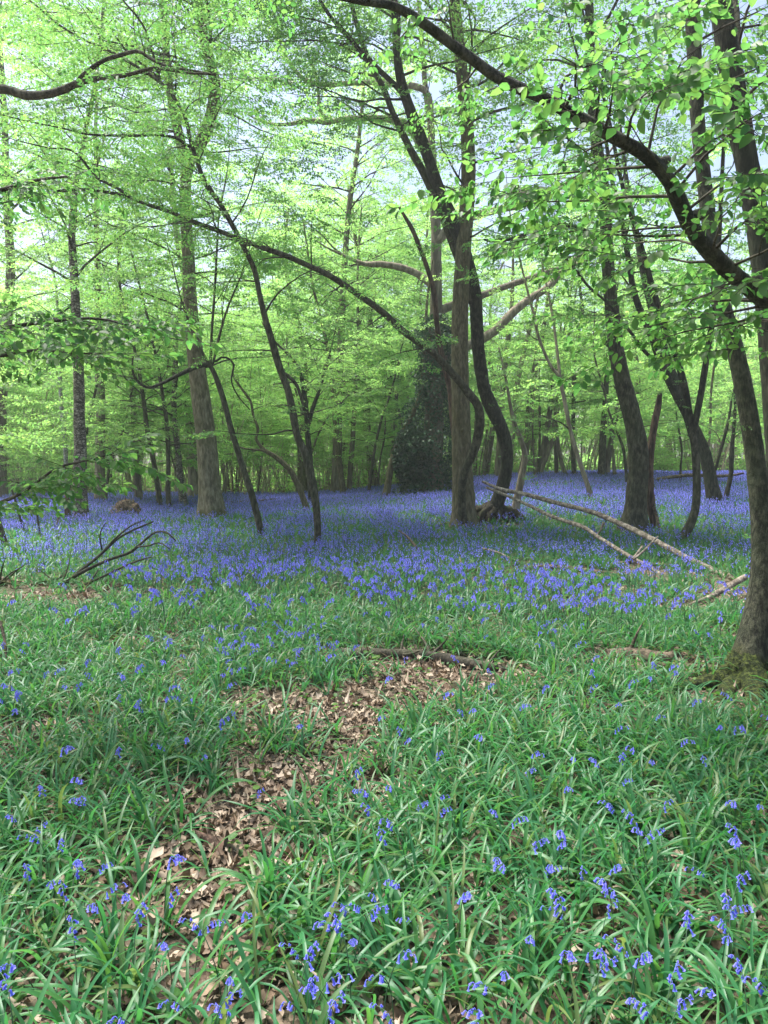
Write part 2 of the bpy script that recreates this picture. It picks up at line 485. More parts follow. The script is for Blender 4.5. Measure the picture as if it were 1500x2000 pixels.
def add_branches(geo, spr, PR, rng, n, t0, t1, length, S=.7, sp=.35, sub=2, rf=.4, ang=(45, 80), prof=None, twig_m=1, sides=5, flat=.14, az=None, rmax=.06):
    PR = np.asarray(PR, float)
    P, R = PR[:, :3], PR[:, 3]
    L = np.r_[0, np.cumsum(np.linalg.norm(np.diff(P, axis=0), axis=1))]
    az0 = rng.random() * 6.28
    for i in range(n):
        t = t0 + (t1 - t0) * (i + rng.uniform(0, 1)) / n
        s = t * L[-1]
        p = np.array([np.interp(s, L, P[:, k]) for k in range(3)]); r = np.interp(s, L, R)
        tg = unit(np.array([np.interp(min(s + .2, L[-1]), L, P[:, k]) - np.interp(max(s - .2, 0), L, P[:, k]) for k in range(3)]))
        a = az0 + i * 2.4 + rng.normal(0, .4)
        if az is not None and rng.random() < az[2]: a = math.radians(az[0] + rng.uniform(-1, 1) * az[1])
        pe = np.array([math.cos(a), math.sin(a), 0]); pe = unit(pe - tg * pe.dot(tg))
        A = math.radians(rng.uniform(*ang))
        d = math.cos(A) * tg + math.sin(A) * pe
        f = prof(t) if prof else 1.0
        bl = length * f * rng.uniform(.6, 1.25)
        bp = limb_path(p, d, bl, rng, flat=flat)
        r0 = min(r * rf, rmax, .006 + .009 * bl)
        br = r0 * (1 - .85 * np.linspace(0, 1, len(bp)))
        geo.tube(np.c_[bp, br], n=sides, step=max(.2, bl / 7), m=twig_m)
        foliate(spr, bp, rng, .25, sp, S)
        for _ in range(sub):
            k = rng.integers(1, len(bp) - 1)
            t_ = unit(bp[k + 1] - bp[k]); a2 = rng.choice([-1, 1]) * rng.uniform(.5, 1.1)
            d2 = np.array([t_[0] * math.cos(a2) - t_[1] * math.sin(a2), t_[0] * math.sin(a2) + t_[1] * math.cos(a2), t_[2] + rng.normal(0, .15)])
            sp_ = limb_path(bp[k], d2, bl * rng.uniform(.35, .6), rng, n=4, flat=flat)
            geo.tube(np.c_[sp_, br[k] * .6 * (1 - .8 * np.linspace(0, 1, 5))], n=4, step=.3, m=twig_m)
            foliate(spr, sp_, rng, .15, sp, S)
# ------------------------------------------------------------------ trees traced from the photograph, each at its own distance
def stem_path(pts, d0=None, d1=None, ext=0.0, up=.5, rng=None, bury=True, taper_end=.35, ws=1.0):
    """Pixel trace (px, py, width in px) -> world points with radii; depth runs from d0 to d1 along the stem."""
    pts = np.array(pts, float); pts[:, 2] *= ws
    base = d0 is None
    if base:
        d0 = ground_d(pts[0, 0], pts[0, 1])
    if d1 is None: d1 = d0
    Ls = np.r_[0, np.cumsum(np.linalg.norm(np.diff(pts[:, :2], axis=0), axis=1))]
    t = Ls / Ls[-1]
    D = d0 + (d1 - d0) * t
    PR = np.array([[*at(px, py, dd), w / 2 / F * dd] for (px, py, w), dd in zip(pts, D)])
    if base and bury:
        b = PR[0].copy(); b[2] = height(b[0], b[1]) - .18
        PR[0, 2] = height(PR[0, 0], PR[0, 1]) + .02
        PR = np.vstack([b[None], PR])
    if ext > 0:
        d = unit(PR[-1, :3] - PR[-2, :3]); k = max(3, int(ext / 1.2)); r0 = PR[-1, 3]
        add = []
        p = PR[-1, :3]
        for i in range(k):
            d = unit(d + np.array([0, 0, up * .3]) + (rng.normal(0, .08, 3) if rng is not None else 0))
            p = p + d * ext / k
            add.append([*p, r0 * (1 - (1 - taper_end) * (i + 1) / k)])
        PR = np.vstack([PR, add])
    return PR

SPR = {
    'far':  lambda s: Sprays(s, 46, .115, 'quad', tilt=.42, droop=-.2),
    'mid':  lambda s: Sprays(s, 50, .095, 'quad', tilt=.42, droop=-.2),
    'fold': lambda s: Sprays(s, 36, .095, 'fold', tilt=.42, droop=-.3, twig=True),
    'near': lambda s: Sprays(s, 32, .115, 'full', variants=8, tilt=.42, droop=-.4, twig=True),
}

def tree(name, label, cat, stems, crown=(), leaf='leaf_mid', spr='mid', twig='twig', group=None, seed=1, extra=None):
    rng = np.random.default_rng(seed)
    paths = []
    for s in stems:
        if s.get('d') is not None and paths and not s.get('free'):
            px, py = s['pts'][0][:2]; best = None
            for PR in paths:
                D = catmull(PR)
                ry = D[:, 1]; f = ry * CP - (D[:, 2] - CAM_H) * SP
                u = 750 + F * D[:, 0] / f; v = 1000 - F * (ry * SP + (D[:, 2] - CAM_H) * CP) / f
                e = np.hypot(u - px, v - py) - F * D[:, 3] / f * .8
                e[f < .5] = 1e9
                k = int(e.argmin())
                if best is None or e[k] < best[0]: best = (e[k], D[k])
            dj = best[1][1]
            PR = stem_path(s['pts'], dj, dj + s['d'][1] - s['d'][0], ext=s.get('ext', 0), up=s.get('up', .5), rng=rng, ws=s.get('ws', 1.0))
            if np.linalg.norm(best[1][:3] - PR[0, :3]) < .8:
                PR = np.vstack([[*(best[1][:3] * .85 + PR[0, :3] * .15), min(PR[0, 3], best[1][3] * .9)], PR])
            paths.append(PR); continue
        dd = s.get('d') or (None, ground_d(*s['pts'][0][:2]) + s['dd'] if 'dd' in s else None)
        paths.append(stem_path(s['pts'], *dd, ext=s.get('ext', 0), up=s.get('up', .5), rng=rng, ws=s.get('ws', 1.0)))
    p0 = paths[0][1] if stems[0].get('d') is None else paths[0][0]
    org = np.array([p0[0], p0[1], height(p0[0], p0[1])])
    root = thing(name, label, cat, org, group)
    for s, PR in zip(stems, paths):
        g = Geo()
        base = s.get('d') is None
        n = s.get('n', 14 if PR[:, 3].max() > .06 else 8)
        g.tube(PR, n=n, step=s.get('step', .10), lump=s.get('lump', .06), flare=s.get('flare', .5 if base else 0), flare_h=s.get('fh', .22), lobes=s.get('lobes', 4), rng=rng)
        for (t, sz) in s.get('knots', ()):          # short snapped branch stubs
            k = min(len(PR) - 2, int(t * len(PR)))
            a = rng.random() * 6.28; d = np.array([math.cos(a), math.sin(a), .4])
            g.tube([[*PR[k, :3], sz], [*(PR[k, :3] + d * (PR[k, 3] + sz * 1.5)), sz * .7]], n=7, step=.03, lump=.1, rng=rng)
        g.build(s.get('part', 'trunk'), [M[s.get('mat', 'bark_hornbeam')]], root, org)
    if extra: extra(root, org, rng, paths)
    if crown:
        g = Geo(); sp = SPR[spr](seed * 7 + 1)
        for c in crown:
            c = dict(c); PR = paths[c.pop('s')]
            if 'skin' in c:      # small leafy shoots straight off the stem
                c.pop('skin'); foliate(sp, PR, rng, **c)
            else:
                add_branches(g, sp, PR, rng, **c)
        sp.emit(g, rng)
        g.build("crown", [M[leaf], M[twig]], root, org)
    return root, paths

def P_(*a): return [tuple(x) for x in a]

# -- the tall brown beech, left of centre
tree("beech_tree", "tall straight brown beech trunk with mossy flared foot rising from the bluebells", "tree", [
    dict(pts=P_((416,1017,56),(411,960,55),(405,880,53),(394,790,49),(385,720,44),(372,600,36),(368,500,32),(362,400,30),(366,330,28),(385,285,26)),
         ws=.74, mat='bark_beech', flare=.75, lobes=5, fh=.42, lump=.03, n=20),
    dict(part='limb', pts=P_((370,310,24),(395,272,24),(414,220,23),(419,160,21),(402,90,19),(388,0,16)), d=(19.6,19.2), mat='bark_beech', ext=7, lump=.04),
    dict(part='limb', pts=P_((366,330,22),(346,250,18),(330,160,15),(322,60,13),(318,-30,11)), d=(19.6,20.6), mat='bark_beech', ext=5, lump=.04)],
    crown=[dict(s=1,n=36,t0=.12,t1=1,length=4.6,S=.8,sp=.34,sub=3), dict(s=2,n=30,t0=.15,t1=1,length=4.6,S=.8,sp=.34,sub=3),
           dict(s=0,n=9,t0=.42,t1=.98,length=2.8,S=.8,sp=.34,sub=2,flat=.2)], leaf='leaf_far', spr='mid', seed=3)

# -- slim leaning stem with a dead hooked limb
tree("hornbeam_tree", "slim dark stem leaning left that forks low into thin rods and a hooked bare limb", "tree", [
    dict(pts=P_((512,1055,17),(503,1010,18),(490,960,18),(470,900,17),(452,840,16),(435,775,15),(418,728,13),(408,712,10)), ws=.72, mat='bark_hornbeam', flare=.25, n=12),
    dict(part='limb', pts=P_((411,711,9),(385,716,9),(350,732,8),(318,748,7),(290,757,6),(268,744,5),(259,722,4),(260,695,3)), d=(15.6,14.8), mat='bark_dark', n=7),
    dict(part='limb', pts=P_((408,712,7),(392,683,6),(376,655,6),(366,620,4)), d=(15.6,15.6), mat='bark_hornbeam', n=6, ext=1.5),
    dict(part='limb', pts=P_((411,708,6),(414,640,5),(420,560,5),(424,480,4),(428,420,3)), d=(15.6,15.9), mat='bark_hornbeam', n=6, ext=2.0),
    dict(part='limb', pts=P_((416,710,5),(430,650,5),(445,600,4),(470,540,3)), d=(15.6,16.4), mat='bark_hornbeam', n=6, ext=2.0),
    dict(part='limb', pts=P_((420,708,5),(436,697,4),(456,710,4),(452,745,3),(466,775,3),(488,800,2)), d=(15.6,16), mat='bark_dark', n=6)],
    crown=[dict(s=3,n=14,t0=.1,t1=1,length=2.0,S=.6,sp=.28,sub=2), dict(s=4,n=12,t0=.2,t1=1,length=2.1,S=.6,sp=.28,sub=2),
           dict(s=2,n=4,t0=.2,t1=1,length=1.2,S=.6,sp=.3,sub=1)], spr='mid', seed=5)

# -- slender S-curved hornbeam
tree("hornbeam_tree", "slender wavy hornbeam with one long stem sweeping up to the upper left", "tree", [
    dict(pts=P_((618,1078,17),(620,1040,17),(617,985,18),(607,930,20),(597,890,19),(580,850,18),(571,800,19),(562,760,17),(545,715,17),(532,670,16),(520,630,14),(508,580,13),(498,530,13),(480,490,12),(462,455,12),(443,420,11),(425,390,11),(405,365,11),(388,325,10),(372,275,10),(362,230,9),(340,190,8),(312,160,8),(270,132,7),(215,100,6),(160,75,5),(110,45,5),(72,12,4)),
         ws=.82, mat='bark_hornbeam', flare=.2, d=None, lump=.10, n=12, ext=2.5),
    dict(part='limb', pts=P_((368,287,6),(345,270,6),(310,264,5),(265,265,5),(225,265,5),(170,262,4),(120,250,3),(60,238,3),(0,224,2)), d=(14.6,13.2), mat='bark_dark', n=7),
    dict(part='limb', pts=P_((547,725,8),(575,745,7),(588,775,7),(594,800,6)), d=(14.6,14.8), mat='bark_hornbeam', n=7),
    dict(part='limb', pts=P_((312,160,5),(300,110,5),(285,60,4),(262,25,4),(240,0,3)), d=(14.6,14.2), mat='bark_hornbeam', n=7, ext=2)],
    crown=[dict(s=0,n=34,t0=.40,t1=1,length=2.3,S=.62,sp=.28,sub=3), dict(s=1,n=11,t0=.15,t1=1,length=1.5,S=.6,sp=.3,sub=2),
           dict(s=3,n=8,t0=.2,t1=1,length=1.8,S=.6,sp=.3,sub=2), dict(s=0,n=7,t0=.15,t1=.42,length=1.3,S=.5,sp=.34,sub=1,flat=.25)], spr='mid', seed=8)

# -- hornbeam behind it with a low crooked arm
tree("hornbeam_tree", "thin crooked stem with a bare arm bending up to the left, behind the wavy hornbeam", "tree", [
    dict(pts=P_((601,1006,12),(596,985,12),(585,955,12),(571,925,11),(556,907,10),(535,890,9),(515,878,8),(500,857,6),(504,838,6),(495,812,5),(490,785,5),(480,770,5),(463,747,4),(454,728,4),(458,712,3)), mat='bark_olive', flare=.2, n=8),
    dict(part='limb', pts=P_((535,890,5),(512,880,5),(484,877,4),(462,872,3)), d=(19.6,19.4), mat='bark_olive', n=6)],
    crown=[dict(s=0,n=6,t0=.6,t1=1,length=1.1,S=.5,sp=.32,sub=1)], spr='mid', leaf='leaf_far', seed=9)
tree("hornbeam_tree", "dark upright stem with antler-like forked limbs, behind the wavy hornbeam", "tree", [
    dict(pts=P_((608,990,12),(607,940,12),(605,893,12),(601,850,11),(598,800,10),(592,755,9),(586,725,7),(570,700,6),(555,685,5)), mat='bark_dark', flare=.2, n=8, ext=1.2),
    dict(part='limb', pts=P_((603,830,8),(610,800,8),(620,772,7),(630,742,6),(637,712,5),(644,690,4)), d=(22.5,22.5), mat='bark_dark', n=7, ext=1.5),
    dict(part='limb', pts=P_((632,735,5),(642,712,4),(655,703,3),(668,690,3)), d=(22.5,22.7), mat='bark_dark', n=6)],
    crown=[dict(s=0,n=16,t0=.35,t1=1,length=2.6,S=.65,sp=.3,sub=3), dict(s=1,n=16,t0=.2,t1=1,length=2.4,S=.65,sp=.3,sub=3)], spr='mid', leaf='leaf_far', seed=10)

# -- stool with the long bough that arches to the upper left
tree("hornbeam_tree", "grey stem whose long dark bough arches across the glade to the upper left", "tree", [
    dict(pts=P_((905,1020,16),(902,985,17),(903,945,19),(911,912,20),(926,880,22),(935,845,23),(937,815,22),(932,790,20),(915,768,19),(893,740,18),(868,712,17),(842,686,17),(812,665,16),(780,640,16),(750,612,15),(718,588,15),(680,562,14),(640,536,14),(600,518,13),(560,500,13),(520,486,12),(478,470,11),(430,452,11),(380,434,10),(335,415,9),(290,400,9),(255,387,8)),
         ws=.82, mat='bark_hornbeam', flare=.3, lump=.07, n=12, d=(ground_d(906,1036)-.5,12.0), step=.12),
    dict(part='limb', pts=P_((256,388,7),(215,376,6),(170,371,6),(130,371,5),(95,376,4),(60,384,4),(25,392,3),(0,397,3)), d=(12.5,11.6), mat='bark_dark', n=7, ext=1.0),
    dict(part='limb', pts=P_((262,390,6),(225,365,6),(190,348,5),(168,322,5),(150,300,4),(128,290,4),(102,290,3)), d=(12.5,12.6), mat='bark_dark', n=7, ext=1.0)],
    crown=[dict(s=0,n=16,t0=.4,t1=1,length=1.3,S=.55,sp=.3,sub=1), dict(s=1,n=9,t0=.1,t1=1,length=1.1,S=.55,sp=.3,sub=1), dict(s=2,n=9,t0=.1,t1=1,length=1.2,S=.55,sp=.3,sub=1)],
    spr='mid', seed=12)

# -- straight olive-brown trunk beside it
tree("oak_tree", "straight olive-brown trunk standing just behind the dark curved hornbeam", "tree", [
    dict(pts=P_((906,1036,54),(906,1000,50),(904,940,46),(901,850,42),(899,760,39),(898,680,37),(899,600,35),(904,500,32),(911,420,31),(915,330,30),(912,250,28),(905,170,26),(897,90,24),(888,0,22)), ws=.9, mat='bark_olive', flare=.45, fh=.4, ext=6, lump=.035, n=18, knots=[(.2,.05)])],
    crown=[dict(s=0,n=34,t0=.5,t1=1,length=3.8,S=.8,sp=.34,sub=3), dict(s=0,n=8,t0=.36,t1=.62,length=2.6,S=.7,sp=.34,sub=2)], spr='mid', seed=14, leaf='leaf_far')

# -- dark curved hornbeam on a mossy stool
def stool(root, org, rng, paths):
    g = Geo()
    b = paths[0][1]
    for k in range(11):
        a = k * .57 + rng.normal(0, .15); L = rng.uniform(.35, .75)
        d = np.array([math.cos(a), math.sin(a) * .8, 0])
        q = [[*(b[:3] + d * .05 + [0, 0, .36]), .15], [*(b[:3] + d * L * .5 + [0, 0, .27]), .15], [*(b[:3] + d * L + [0, 0, rng.uniform(.08, .24)]), .07], [*(b[:3] + d * (L + .12) + [0, 0, -.05]), .05]]
        g.tube(q, n=10, step=.045, lump=.42, rng=rng)
    g.build("root_stool", [M['moss_dark']], root, org)
M['moss_dark'] = bark_mat("moss_dark", (.018, .014, .010), (.06, .05, .03), alg=.6, algae=(.07, .085, .02), scale=20, zs=1.0, bump=1.0)
tree("hornbeam_tree", "dark sinuous hornbeam with twin upper stems growing from a gnarled mossy stool", "tree", [
    dict(pts=P_((962,1022,28),(970,985,25),(983,945,23),(990,905,22),(988,870,22),(978,835,23),(962,800,24),(948,765,22),(940,725,21),(934,680,21),(931,630,21),(928,580,21),(918,530,21),(905,485,21),(890,445,21),(873,405,20),(857,370,20),(842,325,19),(828,285,19),(812,245,20),(798,205,18),(785,165,16),(777,120,14),(773,70,12),(770,20,11)), ws=1.15, dd=-2.6, mat='bark_dark', flare=.25, ext=3.5, lump=.06, n=14),
    dict(part='limb', pts=P_((921,590,20),(905,530,20),(886,480,19),(866,425,18),(846,378,17),(826,335,17),(806,300,16),(785,258,15),(765,215,14),(748,170,13),(728,135,12),(708,85,11),(692,30,10),(680,-20,9)), ws=.85, d=(15.9,15.2), mat='bark_hornbeam', ext=3, n=12),
    dict(part='limb', pts=P_((792,190,10),(765,160,10),(738,135,10),(705,100,9),(670,62,8),(640,25,7),(615,-15,6)), d=(15.7,15.0), mat='bark_dark', ext=2, n=9)],
    crown=[dict(s=0,n=20,t0=.62,t1=1,length=2.6,S=.65,sp=.32,sub=2), dict(s=1,n=26,t0=.38,t1=1,length=2.9,S=.65,sp=.32,sub=3,az=(180,70,.5)), dict(s=2,n=14,t0=.2,t1=1,length=2.6,S=.65,sp=.32,sub=3,az=(180,70,.5)),
           dict(s=0,skin=1,t0=.1,spacing=.28,S=.24)], spr='mid', seed=16, extra=stool)
tree("hornbeam_tree", "short leaning ivy-flecked stem close behind the mossy stool", "tree", [
    dict(pts=P_((1004,1012,15),(1010,975,15),(1018,935,14),(1025,890,12),(1016,855,10),(1006,830,9),(998,800,7)), mat='bark_pale', flare=.2, n=10, ext=1.6)],
    crown=[dict(s=0,skin=1,t0=.25,spacing=.12,S=.42), dict(s=0,n=6,t0=.5,t1=1,length=1.0,S=.5,sp=.3,sub=1)], spr='mid', seed=17)

# -- thin dead snag in front of the olive trunk
tree("dead_snag", "thin reddish dead snag with a broken top leaning against the olive-brown trunk", "dead tree", [
    dict(pts=P_((918,1022,6),(912,990,8),(905,960,9),(895,920,10),(889,870,11),(884,820,10),(878,760,11),(868,715,11),(858,670,11),(852,620,11),(848,570,10),(835,525,9),(822,490,9),(806,450,8),(792,425,7),(780,405,5)), mat='dead_red', flare=0, n=8, lump=.12)],
    seed=18)

# -- the big curved grey trunk on the right
tree("hornbeam_tree", "thick fluted grey trunk bowing to the right with moss at its foot", "tree", [
    dict(pts=P_((1236,1048,66),(1240,1010,57),(1244,960,54),(1247,910,54),(1243,860,53),(1235,815,50),(1222,765,48),(1210,720,47),(1203,680,44),(1198,630,42),(1192,580,38),(1188,530,36),(1186,470,34),(1183,420,33),(1177,360,32),(1168,300,30),(1160,240,28),(1155,160,26),(1152,80,24),(1150,0,22)), ws=.68, mat='bark_hornbeam', flare=.7, fh=.4, lobes=5, ext=5, lump=.07, n=22, knots=[(.36,.08),(.17,.09)]),
    dict(part='limb', pts=P_((1180,475,10),(1150,455,10),(1115,442,10),(1080,441,9),(1045,450,8),(1005,465,7),(965,470,6),(945,468,4)), d=(16.2,15.4), mat='bark_dark', n=8)],
    crown=[dict(s=0,n=20,t0=.6,t1=1,length=3.0,S=.7,sp=.32,sub=3), dict(s=1,n=9,t0=.2,t1=1,length=1.5,S=.6,sp=.3,sub=1)], spr='mid', seed=20)
tree("dead_snag", "broken rusty-brown dead stem standing against the thick bowed grey trunk", "dead tree", [
    dict(pts=P_((1278,1040,10),(1272,1000,16),(1268,950,17),(1269,905,16),(1272,870,16),(1279,825,15),(1285,795,13),(1289,768,9)), mat='dead_red', flare=.2, n=9, lump=.14),
    dict(part='prong', pts=P_((1274,980,8),(1280,1000,7),(1287,1028,6),(1286,1045,4)), d=(16.3,15.9), mat='dead_brown', n=6)], seed=21)

# -- three-stemmed hornbeam
tree("hornbeam_tree", "hornbeam with a hooked foot that splits into three slim rising stems", "tree", [
    dict(pts=P_((1324,1060,20),(1334,1048,21),(1348,1025,21),(1358,995,20),(1361,960,20),(1360,915,19),(1357,875,18),(1352,845,18)), ws=.8, mat='bark_hornbeam', flare=.2, n=12),
    dict(part='limb', pts=P_((1354,855,15),(1342,815,15),(1322,775,15),(1303,737,15),(1288,700,15),(1276,665,14),(1262,630,14),(1248,600,13),(1236,560,12),(1228,510,11),(1216,440,10),(1205,390,9),(1194,345,8)), d=(15.6,16.4), mat='bark_dark', ext=4, n=10),
    dict(part='limb', pts=P_((1355,850,13),(1347,811,13),(1337,755,13),(1320,693,13),(1306,655,13),(1292,621,12),(1280,580,12),(1270,545,11),(1255,490,10),(1243,450,9),(1228,405,9),(1215,360,8)), d=(15.6,15.4), mat='bark_dark', ext=4, n=10),
    dict(part='limb', pts=P_((1354,848,13),(1360,815,13),(1369,770,13),(1375,730,12),(1381,695,12),(1387,655,12),(1393,620,11),(1398,570,10),(1402,520,9)), d=(15.6,15.0), mat='bark_dark', ext=5, n=10),
    dict(part='limb', pts=P_((1288,708,7),(1262,690,7),(1240,660,6),(1215,628,6),(1185,590,5),(1150,560,5),(1110,510,5),(1070,468,4),(1040,420,4),(1012,362,3)), d=(16.0,15.0), mat='bark_dark', n=7)],
    crown=[dict(s=1,n=16,t0=.25,t1=1,length=1.9,S=.62,sp=.32,sub=2), dict(s=2,n=14,t0=.25,t1=1,length=1.9,S=.62,sp=.32,sub=2), dict(s=3,n=14,t0=.3,t1=1,length=1.9,S=.62,sp=.32,sub=2),
           dict(s=4,n=7,t0=.2,t1=1,length=1.0,S=.5,sp=.3,sub=1), dict(s=1,skin=1,t0=.02,spacing=.2,S=.33), dict(s=2,skin=1,t0=.02,spacing=.25,S=.3)], spr='mid', seed=23)
tree("hornbeam_tree", "black-stemmed leaning tree behind the three-stemmed hornbeam, with two thin side shoots", "tree", [
    dict(pts=P_((1398,990,27),(1391,955,26),(1384,915,24),(1374,875,22),(1360,845,20),(1342,805,18),(1325,760,17),(1308,715,16),(1294,670,16),(1280,625,15),(1266,575,14),(1255,520,13),(1244,460,12),(1230,400,10)), mat='bark_dark', flare=.35, ext=4, n=12),
    dict(part='limb', pts=P_((1416,985,11),(1422,955,10),(1428,925,9),(1429,890,9),(1432,850,7),(1436,800,6)), mat='bark_dark', n=7, ext=1.5, flare=.1),
    dict(part='limb', pts=P_((1396,920,6),(1407,880,6),(1416,850,6),(1424,815,5)), d=(22.5,22.5), mat='bark_dark', n=6, ext=1.2)],
    crown=[dict(s=0,n=16,t0=.45,t1=1,length=2.2,S=.7,sp=.34,sub=2), dict(s=1,n=7,t0=.35,t1=1,length=1.2,S=.6,sp=.32,sub=1), dict(s=2,n=5,t0=.3,t1=1,length=1.2,S=.6,sp=.32,sub=1)], spr='mid', seed=24)

# -- pale forked sapling in the middle distance
tree("sapling", "pale slim sapling leaning left, forked high, between the two big curved trunks", "sapling", [
    dict(pts=P_((1156,978,10),(1147,945,10),(1133,905,9),(1122,870,9),(1114,840,8),(1106,800,8),(1098,760,8),(1092,735,8),(1078,718,6),(1064,690,6),(1054,665,6),(1046,635,5),(1040,605,5),(1032,575,5),(1025,547,4),(1016,510,4),(1008,470,3)), mat='bark_pale', flare=.1, n=8, ext=2),
    dict(part='limb', pts=P_((1094,740,6),(1090,700,6),(1085,660,5),(1080,620,5),(1074,590,5),(1067,555,4),(1061,525,4),(1058,490,3)), d=(24,24.4), mat='bark_pale', n=7, ext=2),
    dict(part='limb', pts=P_((1112,838,4),(1095,825,3),(1075,818,3),(1055,810,2)), d=(24,23.8), mat='bark_hornbeam', n=5)],
    crown=[dict(s=0,n=9,t0=.45,t1=1,length=1.5,S=.6,sp=.36,sub=1), dict(s=1,n=8,t0=.3,t1=1,length=1.5,S=.6,sp=.36,sub=1)], leaf='leaf_far', spr='mid', seed=26)

# -- foreground trees on the right
def near_roots(root, org, rng, paths):
    b = np.array([org[0], org[1], org[2]])
    for a, L, r in ((198, .40, .085), (226, .36, .08), (165, .30, .06), (252, .42, .08), (282, .36, .075), (318, .42, .075), (20, .4, .06), (90, .35, .06)):
        a = math.radians(a); d = np.array([math.cos(a), math.sin(a), 0])
        g = Geo()
        a2 = a + rng.normal(0, .35); d2 = np.array([math.cos(a2), math.sin(a2), 0])
        g.tube([[*(b + d * .06 + [0, 0, .19]), r * 1.0], [*(b + d * L * .45 + [0, 0, .075]), r * 1.0], [*(b + d * L * .7 + d2 * .08 + [0, 0, .025]), r * .8], [*(b + d * L * .9 + d2 * .2 + [0, 0, .0]), r * .6], [*(b + d * L + d2 * .4 + [0, 0, -.06]), r * .4]], n=14, step=.022, lump=.30, rng=rng)
        g.build("root", [M['moss']], root, org)
tree("hornbeam_tree", "big smooth grey-green trunk with a mossy root foot, nearest the camera", "tree", [
    dict(pts=P_((1458,1335,80),(1470,1275,69),(1484,1200,60),(1493,1130,53),(1492,1060,45),(1486,990,40),(1479,930,37),(1473,880,35),(1464,820,34),(1453,760,33),(1440,700,32),(1423,640,30),(1408,585,28),(1397,530,27),(1389,470,26),(1382,410,27),(1374,340,26),(1365,260,25),(1359,170,27),(1355,80,26),(1355,0,25)), mat='bark_near', flare=.4, fh=.16, lobes=4, lump=.045, n=28, ext=5, step=.06, knots=[(.2,.02),(.55,.03)])],
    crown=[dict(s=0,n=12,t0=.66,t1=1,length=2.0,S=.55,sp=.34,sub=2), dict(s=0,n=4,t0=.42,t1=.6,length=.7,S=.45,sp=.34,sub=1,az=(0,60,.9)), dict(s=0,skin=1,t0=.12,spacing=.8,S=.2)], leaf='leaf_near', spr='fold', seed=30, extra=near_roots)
tree("hornbeam_tree", "dark upright trunk at the picture edge, directly behind the mossy-footed trunk", "tree", [
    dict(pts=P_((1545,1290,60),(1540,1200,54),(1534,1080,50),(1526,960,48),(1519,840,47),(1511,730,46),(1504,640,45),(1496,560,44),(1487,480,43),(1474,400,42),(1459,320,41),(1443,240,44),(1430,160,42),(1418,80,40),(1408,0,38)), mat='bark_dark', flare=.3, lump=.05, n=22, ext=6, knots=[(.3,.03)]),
    dict(part='limb', pts=P_((1455,330,20),(1450,250,18),(1446,170,16),(1440,90,14),(1434,0,12)), d=(6.4,7.4), mat='bark_hornbeam', n=10, ext=3)],
    crown=[dict(s=0,n=14,t0=.6,t1=1,length=2.0,S=.55,sp=.34,sub=2), dict(s=1,n=16,t0=.15,t1=1,length=1.7,S=.55,sp=.32,sub=2)], leaf='leaf_near', spr='fold', seed=31)
tree("hornbeam_tree", "rough dark bough leaning diagonally across the top from beyond the picture edge", "tree", [
    dict(pts=P_((1770,1430,70),(1768,1250,66),(1755,1100,62),(1725,950,58),(1680,820,55),(1620,700,52),(1560,630,50),(1500,588,47),(1446,548,45),(1400,505,44),(1368,468,43),(1342,430,42),(1325,390,42),(1308,355,40),(1280,320,37),(1245,292,36),(1205,270,35),(1160,245,34),(1110,218,33),(1060,190,32),(1015,172,31),(970,150,29),(925,118,28),(880,85,26),(840,55,25),(800,28,23),(760,10,20),(715,5,17),(670,-4,14),(630,-12,11)),
         ws=.72, mat='bark_ridged', d=(4.9,3.3), flare=0, lump=.09, n=22, step=.045, knots=[(.36,.035),(.43,.03),(.55,.02)], ext=.8, up=0)],
    crown=[dict(s=0,n=33,t0=.37,t1=.71,length=.66,S=.46,sp=.30,sub=1,flat=.25,ang=(50,90),rmax=.009,az=(60,80,.4)), dict(s=0,n=5,t0=.42,t1=.62,length=.8,S=.46,sp=.30,sub=1,flat=.2,ang=(40,80),rmax=.01), dict(s=0,n=9,t0=.70,t1=.95,length=.3,S=.3,sp=.2,sub=0,flat=.2,ang=(50,90),rmax=.006)],
    leaf='leaf_near', spr='near', seed=33)

# -- trees standing beyond the left edge whose boughs hang into view
tree("beech_tree", "young beech at the left edge with low leafy sprays hanging into view", "tree", [
    dict(pts=P_((-420,1500,80),(-415,1200,72),(-405,900,64),(-400,600,56),(-390,300,48),(-380,0,40)), d=(4.6,4.6), mat='bark_near', n=16, ext=3),
    dict(part='limb', pts=P_((-395,520,24),(-260,430,18),(-120,395,12),(0,372,9),(70,352,6),(130,345,4)), d=(4.6,4.1), mat='twig', n=8),
    dict(part='limb', pts=P_((-400,720,24),(-260,650,18),(-120,640,12),(0,640,9),(90,628,7),(190,622,5),(270,640,4),(308,640,3)), d=(4.6,4.2), mat='twig', n=8),
    dict(part='limb', pts=P_((-400,800,22),(-260,720,16),(-120,705,11),(0,695,8),(60,684,6),(140,690,4),(200,690,3)), d=(4.6,4.0), mat='twig', n=8),
    dict(part='limb', pts=P_((-405,1120,22),(-260,1060,16),(-110,1020,11),(0,982,8),(50,958,6),(110,915,5),(175,898,4),(222,886,3)), d=(4.6,4.0), mat='twig', n=8)],
    crown=[dict(s=0,n=11,t0=.7,t1=1,length=1.4,S=.5,sp=.34,sub=2,az=(180,60,1.0)),
           dict(s=1,skin=1,t0=.5,spacing=.05,S=.32,jit=.3), dict(s=2,skin=1,t0=.42,spacing=.045,S=.40,jit=.3), dict(s=3,skin=1,t0=.42,spacing=.05,S=.38,jit=.3), dict(s=4,skin=1,t0=.45,spacing=.05,S=.36,jit=.3)],
    leaf='leaf_near', spr='near', seed=35)
